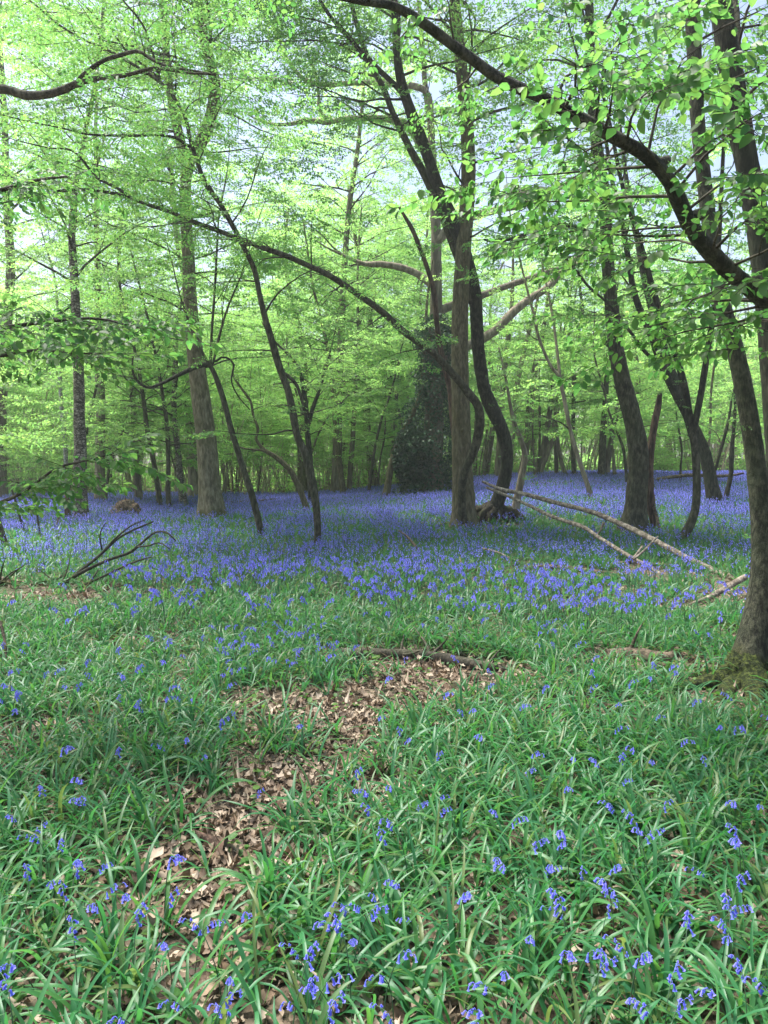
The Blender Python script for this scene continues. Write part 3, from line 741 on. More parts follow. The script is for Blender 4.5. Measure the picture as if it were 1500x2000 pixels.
tree("hornbeam_tree", "bare dark double bough reaching in from the left edge high above the glade", "tree", [
    dict(pts=P_((-330,1215,90),(-325,950,80),(-315,700,70),(-300,450,60),(-280,300,50),(-260,150,42),(-240,0,36)), d=(8.2,8.2), mat='bark_hornbeam', n=14, ext=4),
    dict(part='limb', pts=P_((-298,330,26),(-200,240,22),(-90,190,18),(0,174,16),(50,186,16),(90,185,15),(122,176,14),(146,165,12),(180,155,10),(215,150,9),(250,146,8),(285,136,7),(310,132,7),(340,138,6),(375,143,5),(420,145,4)), d=(8.2,6.8), mat='bark_hornbeam', n=10, step=.05, lump=.12, knots=[(.5,.03)]),
    dict(part='limb', pts=P_((146,167,9),(160,150,9),(180,132,8),(205,117,8),(230,109,8),(268,100,7),(290,112,6),(312,124,6),(345,133,5),(385,140,5),(422,147,4)), d=(7.25,6.8), mat='bark_hornbeam', n=9, step=.05, lump=.1)],
    crown=[dict(s=0,n=22,t0=.78,t1=1,length=3.0,S=.6,sp=.34,sub=2,az=(20,60,.5)), dict(s=0,n=7,t0=.86,t1=1,length=4.2,S=.6,sp=.4,sub=2,az=(20,45,1.0),ang=(60,85)), dict(s=2,n=7,t0=.45,t1=1,length=.7,S=.4,sp=.34,sub=1)], leaf='leaf_near', spr='fold', seed=37)

# -- ivy-clad oak with pale spreading limbs
def ivy(root, org, rng, paths):
    g = Geo(); T, TQ, TT = leaf_template('fold')
    def clump(n, fn):
        P = np.array([fn() for _ in range(n)])
        Rm = euler_mats(rng.random(n) * 6.28, rng.normal(-.5, .5, n), rng.normal(0, .6, n))
        V = P[:, None] + np.einsum('nij,kj->nki', Rm, T) * rng.uniform(.07, .15, n)[:, None, None]
        off = (np.arange(n) * len(T))[:, None, None]
        g.add(V, (TQ[None] + off).reshape(-1, 4))
    PR = paths[0]
    def on_trunk():
        z = rng.random() * .37
        k = z * (len(PR) - 1); i = int(k); f = k - i
        p = PR[i] * (1 - f) + PR[min(i + 1, len(PR) - 1)] * f
        h = p[2] - org[2]
        R = p[3] + .24 + .72 * math.exp(-max(h, 0) / .85) + .24 * max(0, 1 - abs(h - 1.8) / 1.8) + rng.normal(0, .10)
        a = rng.random() * 6.28
        R *= .55 + .9 * vnoise(np.array([h * 1.6 + 5]), np.array([3.3 + 1.4 * math.sin(a)]))[0]
        return [p[0] + R * math.cos(a), p[1] + R * math.sin(a), max(p[2], org[2] + .03)]
    clump(17000, on_trunk)
    def bulge():
        v = rng.normal(0, 1, 3); v /= np.linalg.norm(v)
        q = org + np.array([-.68, -.3, 1.45]) + v * np.array([.7, .6, 1.1]) * rng.uniform(.75, 1.05)
        return q
    clump(4500, bulge)
    g.build("ivy", [M['ivy']], root, org)
tree("oak_tree", "oak wrapped in a dark column of ivy with thick pale limbs spreading at mid height", "tree", [
    dict(pts=P_((842,970,48),(845,900,42),(848,800,38),(850,700,34),(852,600,24),(852,500,20),(850,420,18),(846,330,15),(840,240,12)), mat='bark_far', flare=.3, n=16, ext=5),
    dict(part='limb', pts=P_((852,720,26),(895,685,25),(945,660,25),(975,638,24),(1000,612,23),(1035,583,21),(1068,563,20),(1095,535,17),(1130,500,14)), d=(26.5,27), ws=.7, mat='bark_pale', n=12, ext=3, lump=.07),
    dict(part='limb', pts=P_((852,610,18),(900,590,16),(937,578,14),(970,566,12),(1025,547,11),(1085,527,9),(1130,515,7)), d=(26.5,28), mat='bark_far', n=10, ext=2, lump=.09),
    dict(part='limb', pts=P_((852,470,20),(900,432,17),(960,412,15),(1020,400,13),(1075,375,11),(1125,350,9)), d=(26.5,26.5), mat='bark_pale', n=10, ext=2, lump=.09),
    dict(part='limb', pts=P_((850,560,16),(815,535,14),(780,522,13),(745,516,12),(716,516,9),(690,508,6)), d=(26.5,26), mat='bark_pale', n=10, ext=1.5, lump=.12),
    dict(part='limb', pts=P_((846,330,16),(800,250,14),(760,233,13),(690,231,11),(640,238,10),(600,235,9),(568,242,7)), d=(26.5,26), mat='bark_pale', n=9, ext=1.5, lump=.14),
    dict(part='limb', pts=P_((842,260,14),(832,180,12),(765,164,11),(690,162,10),(640,166,9),(605,160,8),(580,142,7),(552,100,6),(535,55,5)), d=(26.5,25.5), mat='bark_pale', n=9, ext=1.5, lump=.14),
    dict(part='limb', pts=P_((640,234,8),(624,215,7),(622,180,6),(615,140,6),(603,115,5)), d=(25.8,25.4), mat='bark_pale', n=7, lump=.14)],
    crown=[dict(s=0,n=14,t0=.7,t1=1,length=2.8,S=.7,sp=.4,sub=2), dict(s=1,n=9,t0=.6,t1=1,length=1.8,S=.7,sp=.4,sub=2), dict(s=3,n=9,t0=.3,t1=1,length=1.8,S=.6,sp=.4,sub=2),
           dict(s=5,n=9,t0=.4,t1=1,length=1.3,S=.4,sp=.6,sub=2,flat=.05), dict(s=6,n=10,t0=.4,t1=1,length=1.4,S=.4,sp=.6,sub=2,flat=.05)], leaf='leaf_far', spr='mid', seed=40, extra=ivy)
tree("hornbeam_tree", "thin curved trunk just left of the ivy-clad oak", "tree", [
    dict(pts=P_((752,978,15),(757,950,14),(763,915,13),(770,885,12),(785,848,11),(803,815,10),(818,780,9),(826,742,8),(828,690,7),(832,620,6)), mat='bark_olive', flare=.3, n=9, ext=2)],
    crown=[dict(s=0,n=8,t0=.55,t1=1,length=1.6,S=.6,sp=.36,sub=1)], leaf='leaf_far', spr='mid', seed=42)

# -- left middle distance
tree("birch_tree", "rough scaly birch trunk at the left with a fissured mossy foot", "tree", [
    dict(pts=P_((158,1021,36),(157,980,32),(156,930,30),(157,880,29),(155,820,26),(154,760,25),(152,700,24),(149,630,21),(146,560,19),(142,500,17),(140,450,14),(143,400,12)), ws=.84, mat='bark_birch', flare=.4, n=16, ext=7, lump=.05),
    dict(part='limb', pts=P_((141,470,9),(146,430,9),(148,400,8),(160,385,7),(176,370,6),(184,345,5)), d=(20.8,20.8), mat='bark_pale', n=8, ext=1.5),
    dict(part='limb', pts=P_((148,590,7),(120,610,6),(88,640,5),(60,650,4),(20,690,3)), d=(20.8,20), mat='bark_dark', n=6)],
    crown=[dict(s=0,n=36,t0=.40,t1=1,length=3.0,S=.7,sp=.34,sub=3), dict(s=1,n=5,t0=.3,t1=1,length=1.5,S=.6,sp=.36,sub=1), dict(s=2,n=5,t0=.3,t1=1,length=1.4,S=.6,sp=.36,sub=1)], leaf='leaf_far', spr='mid', seed=44)
tree("dead_snag", "short red-brown rotten stump standing against the scaly birch", "dead tree", [
    dict(pts=P_((133,1024,12),(132,1005,12),(132,985,11),(130,965,9)), mat='dead_red', n=8, flare=.1, lump=.15)], seed=45)
tree("beech_tree", "tan straight beech trunk a little behind the scaly birch", "tree", [
    dict(pts=P_((193,988,20),(195,930,20),(196,860,19),(196,780,18),(194,700,16),(192,600,13),(190,500,11)), mat='bark_pale', flare=.2, n=12, ext=7, lump=.03)],
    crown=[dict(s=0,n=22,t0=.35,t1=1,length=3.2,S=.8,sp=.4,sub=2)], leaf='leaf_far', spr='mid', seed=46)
tree("birch_tree", "thin whitish birch stem in front of the tan beech and left of the scaly birch", "tree", [
    dict(pts=P_((132,985,8),(130,930,8),(128,880,9),(124,830,9),(119,780,8),(116,700,7),(112,600,6)), mat='bark_white', flare=.1, n=8, ext=3)],
    crown=[dict(s=0,n=12,t0=.45,t1=1,length=1.5,S=.6,sp=.36,sub=1)], leaf='leaf_far', spr='mid', seed=47)

# thin trunks standing between the glade and the wood behind
for i, (lab, mat, pts, ln, H) in enumerate([
    ("grey pole-like trunk with a twin, behind the root mound", 'bark_far', [(272,985,17),(268,930,15),(265,880,14),(262,820,12),(258,740,11)], 2.4, 6),
    ("slightly bowed dark trunk, first of three between root mound and brown beech", 'bark_hornbeam', [(313,1000,11),(309,960,11),(303,920,10),(295,875,10),(287,835,9),(280,780,8)], 1.8, 5),
    ("thin grey trunk, second of three between root mound and brown beech", 'bark_hornbeam', [(331,1002,10),(328,960,10),(329,915,9),(328,870,9),(325,820,8)], 1.8, 5),
    ("lumpy black-footed trunk close beside the brown beech on its left", 'bark_birch', [(358,996,17),(356,965,16),(352,930,14),(348,890,12),(344,850,11),(340,790,10)], 2.0, 6),
    ("broad pale far trunk half hidden behind the brown beech", 'bark_pale', [(382,978,30),(380,940,27),(378,900,26),(376,850,24),(374,780,22)], 3.5, 10),
    ("dark trunk of a close pair, behind and right of the wavy hornbeam", 'bark_olive', [(671,974,13),(667,935,12),(661,893,11),(657,850,11),(653,800,10),(648,740,8)], 2.2, 6),
    ("second trunk of the pair, tilting right away from its neighbour", 'bark_far', [(682,968,11),(684,920,10),(688,870,10),(691,820,9),(694,770,8),(696,700,7)], 2.2, 6),
    ("very thin bent pole between the trunk pair and the ivy-clad oak", 'bark_hornbeam', [(719,972,7),(724,930,6),(729,893,6),(734,865,5),(741,835,5),(750,803,4),(757,785,4)], 1.4, 3),
    ("dark fluted trunk just left of the thick bowed trunk, seen beyond it", 'bark_hornbeam', [(1174,938,15),(1176,895,14),(1178,850,13),(1182,790,11),(1185,742,10),(1188,690,8)], 2.4, 6),
    ("curved trunk touching the foot of the fluted trunk beyond the bowed one", 'bark_far', [(1184,936,13),(1188,895,12),(1194,862,11),(1201,825,10),(1206,790,9),(1208,740,8)], 2.0, 5),
    ("thin dark upright stem with a crooked top, right of the leaning poles", 'bark_hornbeam', [(1122,938,9),(1120,900,9),(1119,850,8),(1120,800,8),(1121,750,8),(1123,700,8),(1130,650,7),(1138,605,7),(1134,575,5)], 1.8, 4)]):
    base = ground_d(pts[0][0], pts[0][1])
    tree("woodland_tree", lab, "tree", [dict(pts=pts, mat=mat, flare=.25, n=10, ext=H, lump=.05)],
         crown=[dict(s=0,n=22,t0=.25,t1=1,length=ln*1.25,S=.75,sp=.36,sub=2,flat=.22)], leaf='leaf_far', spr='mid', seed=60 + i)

# coppice stool of pale leaning poles beyond the glade
tree("coppice_tree", "coppice stool of many pale poles leaning right, beyond the blue carpet", "tree", [
    dict(part='stem', pts=P_((1046,936,13),(1053,905,13),(1063,870,12),(1070,830,11),(1076,790,10),(1083,740,9),(1092,690,8)), mat='bark_far', n=9, ext=4, flare=.2),
    dict(part='stem', pts=P_((1050,936,12),(1058,912,12),(1068,888,11),(1078,855,11),(1086,815,10),(1093,770,8),(1100,720,7)), d=(33,33), mat='bark_pale', n=9, ext=4),
    dict(part='stem', pts=P_((1018,936,14),(1026,890,14),(1031,840,13),(1036,780,13),(1045,720,12),(1052,690,11),(1062,640,9)), d=(34,34), mat='bark_far', n=9, ext=4),
    dict(part='stem', pts=P_((992,934,12),(998,880,12),(1003,820,11),(1008,765,10),(1018,710,9),(1030,660,8)), d=(35,35), mat='bark_pale', n=9, ext=4),
    dict(part='stem', pts=P_((972,934,13),(976,870,13),(979,800,12),(983,740,12),(990,680,10),(996,630,9)), d=(33.5,33.5), mat='bark_far', n=9, ext=4),
    dict(part='stem', pts=P_((1087,942,8),(1086,890,8),(1085,840,8),(1088,780,7),(1094,720,6)), d=(33,33), mat='bark_far', n=7, ext=3),
    dict(part='stem', pts=P_((1110,941,9),(1100,915,9),(1092,880,8),(1087,840,7),(1083,790,6)), d=(32,32.5), mat='bark_pale', n=7, ext=3)],
    crown=[dict(s=k,n=12,t0=.4,t1=1,length=2.1,S=.75,sp=.36,sub=2) for k in range(7)], leaf='leaf_far', spr='mid', seed=80)

# -- small standing sticks at the left
for i, (lab, pts, mat) in enumerate([
    ("dark mossy stub leaning in at the left edge", [(12,1074,13),(5,1045,12),(-4,1015,11),(-10,990,10)], 'bark_hornbeam'),
    ("thin dark dead sapling under the hanging sprays, taller one", [(48,1046,5),(40,1015,5),(32,985,4),(23,955,4)], 'bark_dark'),
    ("thin dark dead sapling right beside the taller one", [(81,1057,4),(76,1030,4),(73,1005,4),(71,980,3)], 'bark_dark'),
    ("short pale broken stake in the bluebells left of the birch", [(110,1038,6),(113,1022,6),(115,1004,5)], 'dead_grey')]):
    tree("dead_sapling", lab, "dead stem", [dict(pts=pts, mat=mat, flare=.1, n=7, lump=.1)], seed=90 + i)
# ------------------------------------------------------------------ the wood beyond: prototypes, then copies of them
def proto_paths(rng, H, r0, n, lean, spread, wander=.05, curve=0.0):
    out = []
    for k in range(n):
        a = rng.random() * 6.28 if n > 1 else rng.random() * 6.28
        p = np.array([math.cos(a), math.sin(a), 0]) * spread * rng.random() ** .5
        d = np.array([math.cos(a), math.sin(a), 0]) * lean * rng.uniform(.5, 1.3) + np.array([0, 0, 1.0])
        h = H * rng.uniform(.8, 1.1); m = 9
        P = [[*(p - [0, 0, .2]), r0 * 1.05]]; r = r0 * rng.uniform(.6, 1.1)
        for i in range(m):
            d = unit(d + rng.normal(0, wander, 3) + np.array([0, 0, curve]))
            p = p + d * h / m
            P.append([*p, r * (1 - .75 * (i + 1) / m)])
        out.append(np.array(P))
    return out

def make_proto(seed, name, H, r0, n, lean, spread, br, bark, leaf='leaf_far', spr='far', wander=.05, curve=0.0, flare=.3):
    rng = np.random.default_rng(seed)
    paths = proto_paths(rng, H, r0, n, lean, spread, wander, curve)
    root = thing(name, "", "tree", (0, 0, 0))
    if n == 1:
        g = Geo(); g.tube(paths[0], n=9, step=.3, lump=.06, flare=flare, rng=rng); g.build("trunk", [M[bark]], root)
    else:
        for PR in paths:
            g = Geo(); g.tube(PR, n=7, step=.35, lump=.06, flare=.15, rng=rng); g.build("stem", [M[bark]], root)
    g = Geo(); sp = SPR[spr](seed + 500)
    for PR in paths:
        add_branches(g, sp, PR, rng, **br)
    sp.emit(g, rng)
    g.build("crown", [M[leaf], M['twig']], root)
    return root

dome = lambda t: .35 + .9 * math.sin(min(1, max(0, (1 - t) * 1.15 + .08)) * 3.1) ** .7 if 0 <= t <= 1 else .4
cone = lambda t: 1.15 - .75 * t
PROTO = {
    'tall': [make_proto(201, "beech_tree", 19, .24, 1, .04, 0, dict(n=46,t0=.2,t1=1,length=3.2,S=.9,sp=.5,sub=3,prof=dome), 'bark_far'),
             make_proto(202, "beech_tree", 17, .20, 1, .07, 0, dict(n=44,t0=.18,t1=1,length=3.0,S=.9,sp=.5,sub=3,prof=dome), 'bark_pale'),
             make_proto(203, "oak_tree", 16, .27, 1, .08, 0, dict(n=26,t0=.22,t1=1,length=3.6,S=.9,sp=.55,sub=3,prof=dome), 'bark_olive', wander=.09)],
    'pole': [make_proto(211, "hornbeam_tree", 13, .09, 1, .12, 0, dict(n=20,t0=.26,t1=1,length=1.9,S=.8,sp=.5,sub=2,prof=cone), 'bark_hornbeam', wander=.07),
             make_proto(213, "hornbeam_tree", 12, .07, 1, .14, 0, dict(n=20,t0=.42,t1=1,length=1.9,S=.8,sp=.5,sub=2,prof=cone), 'bark_pale', wander=.07),
             make_proto(212, "hornbeam_tree", 12, .075, 1, .2, 0, dict(n=20,t0=.24,t1=1,length=1.9,S=.8,sp=.5,sub=2,prof=cone), 'bark_far', wander=.08)],
    'coppice': [make_proto(221, "coppice_tree", 11, .075, 6, .22, .35, dict(n=10,t0=.25,t1=1,length=2.0,S=.85,sp=.42,sub=2), 'bark_far', curve=.03),
                make_proto(222, "coppice_tree", 10, .07, 8, .30, .4, dict(n=8,t0=.25,t1=1,length=1.9,S=.85,sp=.42,sub=2), 'bark_pale', curve=.03)],
    'brush': [make_proto(251, "hazel_bush", 3.6, .022, 13, .32, .6, dict(n=4,t0=.45,t1=1,length=.7,S=.5,sp=.4,sub=1), 'bark_stick', curve=.02),
              make_proto(252, "hazel_bush", 2.8, .018, 15, .5, .6, dict(n=3,t0=.5,t1=1,length=.6,S=.5,sp=.4,sub=1), 'bark_stick', curve=.02)],
    'thicket': [make_proto(255, "coppice_tree", 8, .04, 10, .20, .8, dict(n=6,t0=.5,t1=1,length=1.3,S=.75,sp=.45,sub=1), 'bark_stick', curve=.01, wander=.06),
                make_proto(256, "coppice_tree", 6.5, .03, 12, .28, .9, dict(n=5,t0=.5,t1=1,length=1.1,S=.7,sp=.45,sub=1), 'bark_stick', curve=.01, wander=.07)],
    'low': [make_proto(231, "hornbeam_tree", 6.5, .06, 1, .15, 0, dict(n=22,t0=.3,t1=1,length=2.6,S=.8,sp=.42,sub=3,prof=cone,flat=.3,ang=(60,95)), 'bark_hornbeam', wander=.10),
            make_proto(232, "beech_tree", 7.5, .06, 1, .12, 0, dict(n=22,t0=.28,t1=1,length=2.7,S=.8,sp=.42,sub=3,prof=cone,flat=.3,ang=(60,95)), 'bark_far', wander=.08)],
    'bush': [make_proto(241, "hazel_bush", 2.6, .02, 7, .5, .3, dict(n=7,t0=.1,t1=1,length=.9,S=.6,sp=.3,sub=1), 'bark_hornbeam'),
             make_proto(242, "hazel_bush", 1.7, .016, 8, .7, .4, dict(n=6,t0=.1,t1=1,length=.7,S=.55,sp=.28,sub=1), 'bark_far')],
}
LAB = {
    'tall': ("tall straight trunk with layered spring crown in the wood beyond the glade", "tree", "tall trees of the wood behind"),
    'pole': ("slender pole-like tree in the crowd of thin trunks beyond the glade", "tree", "slender trees of the wood behind"),
    'coppice': ("many-stemmed coppice clump among the trees beyond the blue carpet", "tree", "coppice clumps of the wood behind"),
    'low': ("low spreading young tree with flat leafy layers under the taller trees behind", "tree", "understorey trees of the wood behind"),
    'brush': ("sheaf of thin bare upright sticks with few leaves at the edge of the wood behind", "bush", "thin bare thickets along the wood edge"),
    'thicket': ("loose clump of thin pale poles, bare below, at the edge of the wood behind", "tree", "pale pole clumps along the wood edge"),
    'bush': ("low leafy bush at the far edge of the blue carpet", "bush", "bushes along the far edge of the glade"),
}
def copy_tree(proto):
    r = proto.copy(); COL.objects.link(r)
    for ch in proto.children:
        c = ch.copy(); COL.objects.link(c); c.parent = r
    return r
used = set()
def plant(kind, x, y, rng, s=None, rz=None):
    pr = PROTO[kind][int(rng.integers(len(PROTO[kind])))]
    o = pr if pr.name not in used else copy_tree(pr)
    used.add(pr.name)
    o.location = (x, y, float(height(x, y)))
    o.rotation_euler = (0, 0, rng.random() * 6.28 if rz is None else rz)
    s = rng.uniform(.82, 1.18) if s is None else s
    o.scale = (s, s, s * rng.uniform(.92, 1.1))
    l, c, g = LAB[kind]
    tag(o, l, c, g)

rngW = np.random.default_rng(77)
spots = []
def scatter(kind, n, y0, y1, gap, xf=.66, ok=None):
    got = 0; tries = 0
    while got < n and tries < n * 60:
        tries += 1
        y = math.sqrt(rngW.uniform(y0 ** 2, y1 ** 2)); x = rngW.uniform(-1, 1) * (xf * y + 2)
        if ok and not ok(x, y): continue
        if any((x - a) ** 2 + (y - b) ** 2 < (.5 * (gap + g2)) ** 2 for a, b, g2 in spots): continue
        spots.append((x, y, gap)); plant(kind, x, y, rngW); got += 1
beyond = lambda x, y: y > 31 + max(0, x) * .35 + (4 if x > 2 else 0)
scatter('tall', 16, 48, 88, 4.5, ok=beyond)
scatter('coppice', 34, 34, 70, 3.2, ok=beyond)
scatter('pole', 95, 33, 80, 2.0, ok=beyond)
scatter('low', 38, 32, 78, 2.4, ok=beyond)
scatter('bush', 12, 31.5, 60, 1.6, ok=beyond)
scatter('thicket', 34, 31.5, 50, 1.4, ok=beyond)
scatter('brush', 40, 31.5, 44, 1.0, ok=beyond)
# taller neighbours at both sides and above the glade
for k, x, y in (('low', -11.5, 21), ('low', -9.5, 26), ('low', 13.5, 24), ('low', 11.2, 29), ('low', -14.5, 29), ('pole', -13, 18), ('pole', 16, 21), ('tall', -15.5, 31), ('tall', -2.5, 47), ('tall', -6.5, 52), ('tall', 3.2, 51), ('tall', -4, 60),
                ('pole', 14.5, 17), ('low', -7.2, 27.5), ('pole', -6.3, 29), ('low', 6.2, 31.5), ('low', 8.6, 27), ('pole', -10.8, 27), ('pole', 10.5, 25), ('pole', 6.6, 33), ('pole', 9.5, 31.5), ('pole', -9.2, 31.5), ('pole', 12.5, 20.5), ('pole', 1.2, 33)):
    plant(k, x, y, rngW)
for k, x, y, s_ in (('tall', .9, 39, .8), ('tall', 2.6, 43, .8), ('tall', 5.2, 40, .8), ('tall', 8.5, 44, .85), ('tall', 12, 38, .8), ('tall', -2.4, 41, .8), ('tall', -3.6, 33.5, .92), ('tall', -.4, 37, 1.05), ('tall', -2.0, 31.8, .95), ('pole', .2, 34.5, 1.0), ('pole', -3, 34, 1.0)):
    plant(k, x, y, rngW, s=s_)
for k, prs in PROTO.items():            # any prototype that was never planted
    for p_ in prs:
        if p_.name not in used: plant_pos = rngW.uniform(-20, 20); p_.location = (plant_pos, 60, float(height(plant_pos, 60))); tag(p_, *LAB[k]); used.add(p_.name)

# far woodland that reads as one mass
def distant_wood():
    rng = np.random.default_rng(5)
    g = Geo()
    n = 240
    for _ in range(n):
        a = rng.uniform(-.72, .72); d = rng.uniform(82, 125)
        x, y = d * math.sin(a), d * math.cos(a); z = float(height(x, y)); H = rng.uniform(10, 20); r = rng.uniform(.06, .22)
        g.tube([[x, y, z - .2, r], [x + rng.normal(0, .4), y, z + H * .5, r * .8], [x + rng.normal(0, .9), y, z + H, r * .3]], n=5, step=2.5, m=1)
    N = 60000
    a = rng.uniform(-.75, .75, N); d = rng.uniform(84, 112, N)
    x, y = d * np.sin(a), d * np.cos(a)
    z = height(x, y) + rng.random(N) ** .9 * (11 + 8 * vnoise(x * .12 + 40, y * .12))
    keep = vnoise(x * .35, z * .55 + y * .2) + .25 * vnoise(x * 1.3, z * 1.9) > .42
    P = np.stack([x, y, z], 1)[keep]; n = len(P)
    T, TQ, _ = leaf_template('quad')
    Rm = euler_mats(rng.random(n) * 6.28, rng.normal(-.2, .5, n), rng.normal(0, .5, n))
    V = P[:, None] + np.einsum('nij,kj->nki', Rm, T) * rng.uniform(.35, .75, n)[:, None, None]
    g.add(V, (TQ[None] + (np.arange(n) * 4)[:, None, None]).reshape(-1, 4))
    tag(g.build("distant_woodland", [M['leaf_far'], M['bark_far']]), "hazy light green mass of far trees filling the gaps between trunks", "woodland", kind="stuff")
distant_wood()

def undergrowth():
    """Low pale bramble and seedling leaves over the floor of the wood behind the glade."""
    rng = np.random.default_rng(6); g = Geo(); N = 70000
    y = np.sqrt(rng.uniform(31 ** 2, 66 ** 2, N)); x = rng.uniform(-1, 1, N) * (.62 * y + 2)
    n_ = fnoise(x * .35 + 80, y * .35)
    k = (y > 32.5 + np.maximum(0, x) * .40 + 3 * fnoise(x * .7, y)) & (rng.random(N) < sstep((n_ - .22) / .3))
    x, y, n_ = x[k], y[k], n_[k]; n = len(x)
    P = np.stack([x, y, height(x, y) + .04 + rng.random(n) ** 1.2 * (.15 + 1.5 * np.maximum(n_ - .3, 0) * 2)], 1)
    T, TQ, _ = leaf_template('quad')
    Rm = euler_mats(rng.random(n) * 6.28, rng.normal(-.2, .4, n), rng.normal(0, .4, n))
    V = P[:, None] + np.einsum('nij,kj->nki', Rm, T * [1, 1.3, 1]) * rng.uniform(.10, .24, n)[:, None, None]
    g.add(V, (TQ[None] + (np.arange(n) * 4)[:, None, None]).reshape(-1, 4))
    tag(g.build("woodland_undergrowth", [M['leaf_far']]), "low pale green undergrowth covering the wood floor behind the glade", "undergrowth", kind="stuff")
undergrowth()

# ------------------------------------------------------------------ bare litter patches in the ground cover
BLOBS = [(760,1370,170,55),(660,1420,140,50),(690,1470,100,45),(870,1345,90,30),(560,1540,110,55),(480,1620,150,60),(420,1700,150,70),(540,1690,90,60),
         (390,1790,80,32),(330,1570,60,30),(260,1510,60,25),(70,1235,90,40),(110,1195,80,25),(1430,1400,80,25),(1470,1450,50,40),(760,1290,120,22),(1290,1300,130,25),
         (840,1860,40,26),(830,1910,50,26),(700,1545,70,30),(120,1160,140,25),(1440,1250,60,30),(1010,1385,60,18)]
_bl = []
for (px, py, rx, ry) in BLOBS:
    c = gpt(px, py); d = c[1]
    d2 = gpt(px, py - ry)[1]; d1 = gpt(px, py + ry)[1]
    k_ = 1.1 if 300 < px < 900 else .62
    _bl.append((c[0], .5 * (d1 + d2), rx / F * d * (1.0 if k_ > 1 else 1), .5 * (d2 - d1) * (1.1 if k_ > 1 else 1), k_))
def bare(x, y):
    w = np.zeros_like(x)
    for cx, cy, rx, ry, k_ in _bl:
        w = np.maximum(w, k_ * np.exp(-1.0 * (((x - cx) / rx) ** 2 + ((y - cy) / ry) ** 2) ** 1.5))
    return w

LOGS = [[(668,1290),(720,1294),(780,1296),(840,1300),(900,1310),(950,1317),(985,1320)], [(1185,1292),(1230,1300),(1275,1308),(1310,1302),(1370,1316),(1400,1314)],
        [(1015,1119),(1060,1118),(1110,1120),(1160,1124),(1210,1128)], [(1385,1352),(1430,1368),(1480,1372)], [(0,1146),(60,1154),(120,1154)], [(0,1172),(75,1164),(160,1180)], [(540,1430),(520,1370)],
        [(925,1030),(960,1036),(1000,1030)], [(1370,1128),(1440,1152),(1475,1172)], [(1325,1195),(1370,1182),(1440,1152)], [(1230,1102),(1262,1116),(1292,1130)]]
_lg = []
for L_ in LOGS:
    q_ = np.array([gpt(*p_)[:2] for p_ in L_])
    for a_, b_ in zip(q_[:-1], q_[1:]):
        for t_ in np.linspace(0, 1, 6): _lg.append(a_ * (1 - t_) + b_ * t_)
_lg = np.array(_lg)
def near_log(x, y, r=.13):
    out = np.zeros(len(x), bool)
    for q in _lg:
        rr = r + .012 * q[1]
        out |= (np.abs(x - q[0]) < rr) & (np.abs(y - q[1] + .03) < rr * 1.25)
    return out

def wedge(rng, n, y0, y1, k=.56, m=.35):
    y = np.sqrt(rng.uniform(y0 ** 2, y1 ** 2, n)) if m == 0 else None
    if y is None:
        t = rng.random(n)      # density proportional to width (k*y+m)
        A, B = k / 2, m
        c = A * y0 ** 2 + B * y0; e = A * y1 ** 2 + B * y1
        v = c + t * (e - c)
        y = (-B + np.sqrt(B * B + 4 * A * v)) / (2 * A)
    return rng.uniform(-1, 1, n) * (k * y + m), y
def wedge_area(y0, y1, k=.56, m=.35):
    return k * (y1 ** 2 - y0 ** 2) + 2 * m * (y1 - y0)

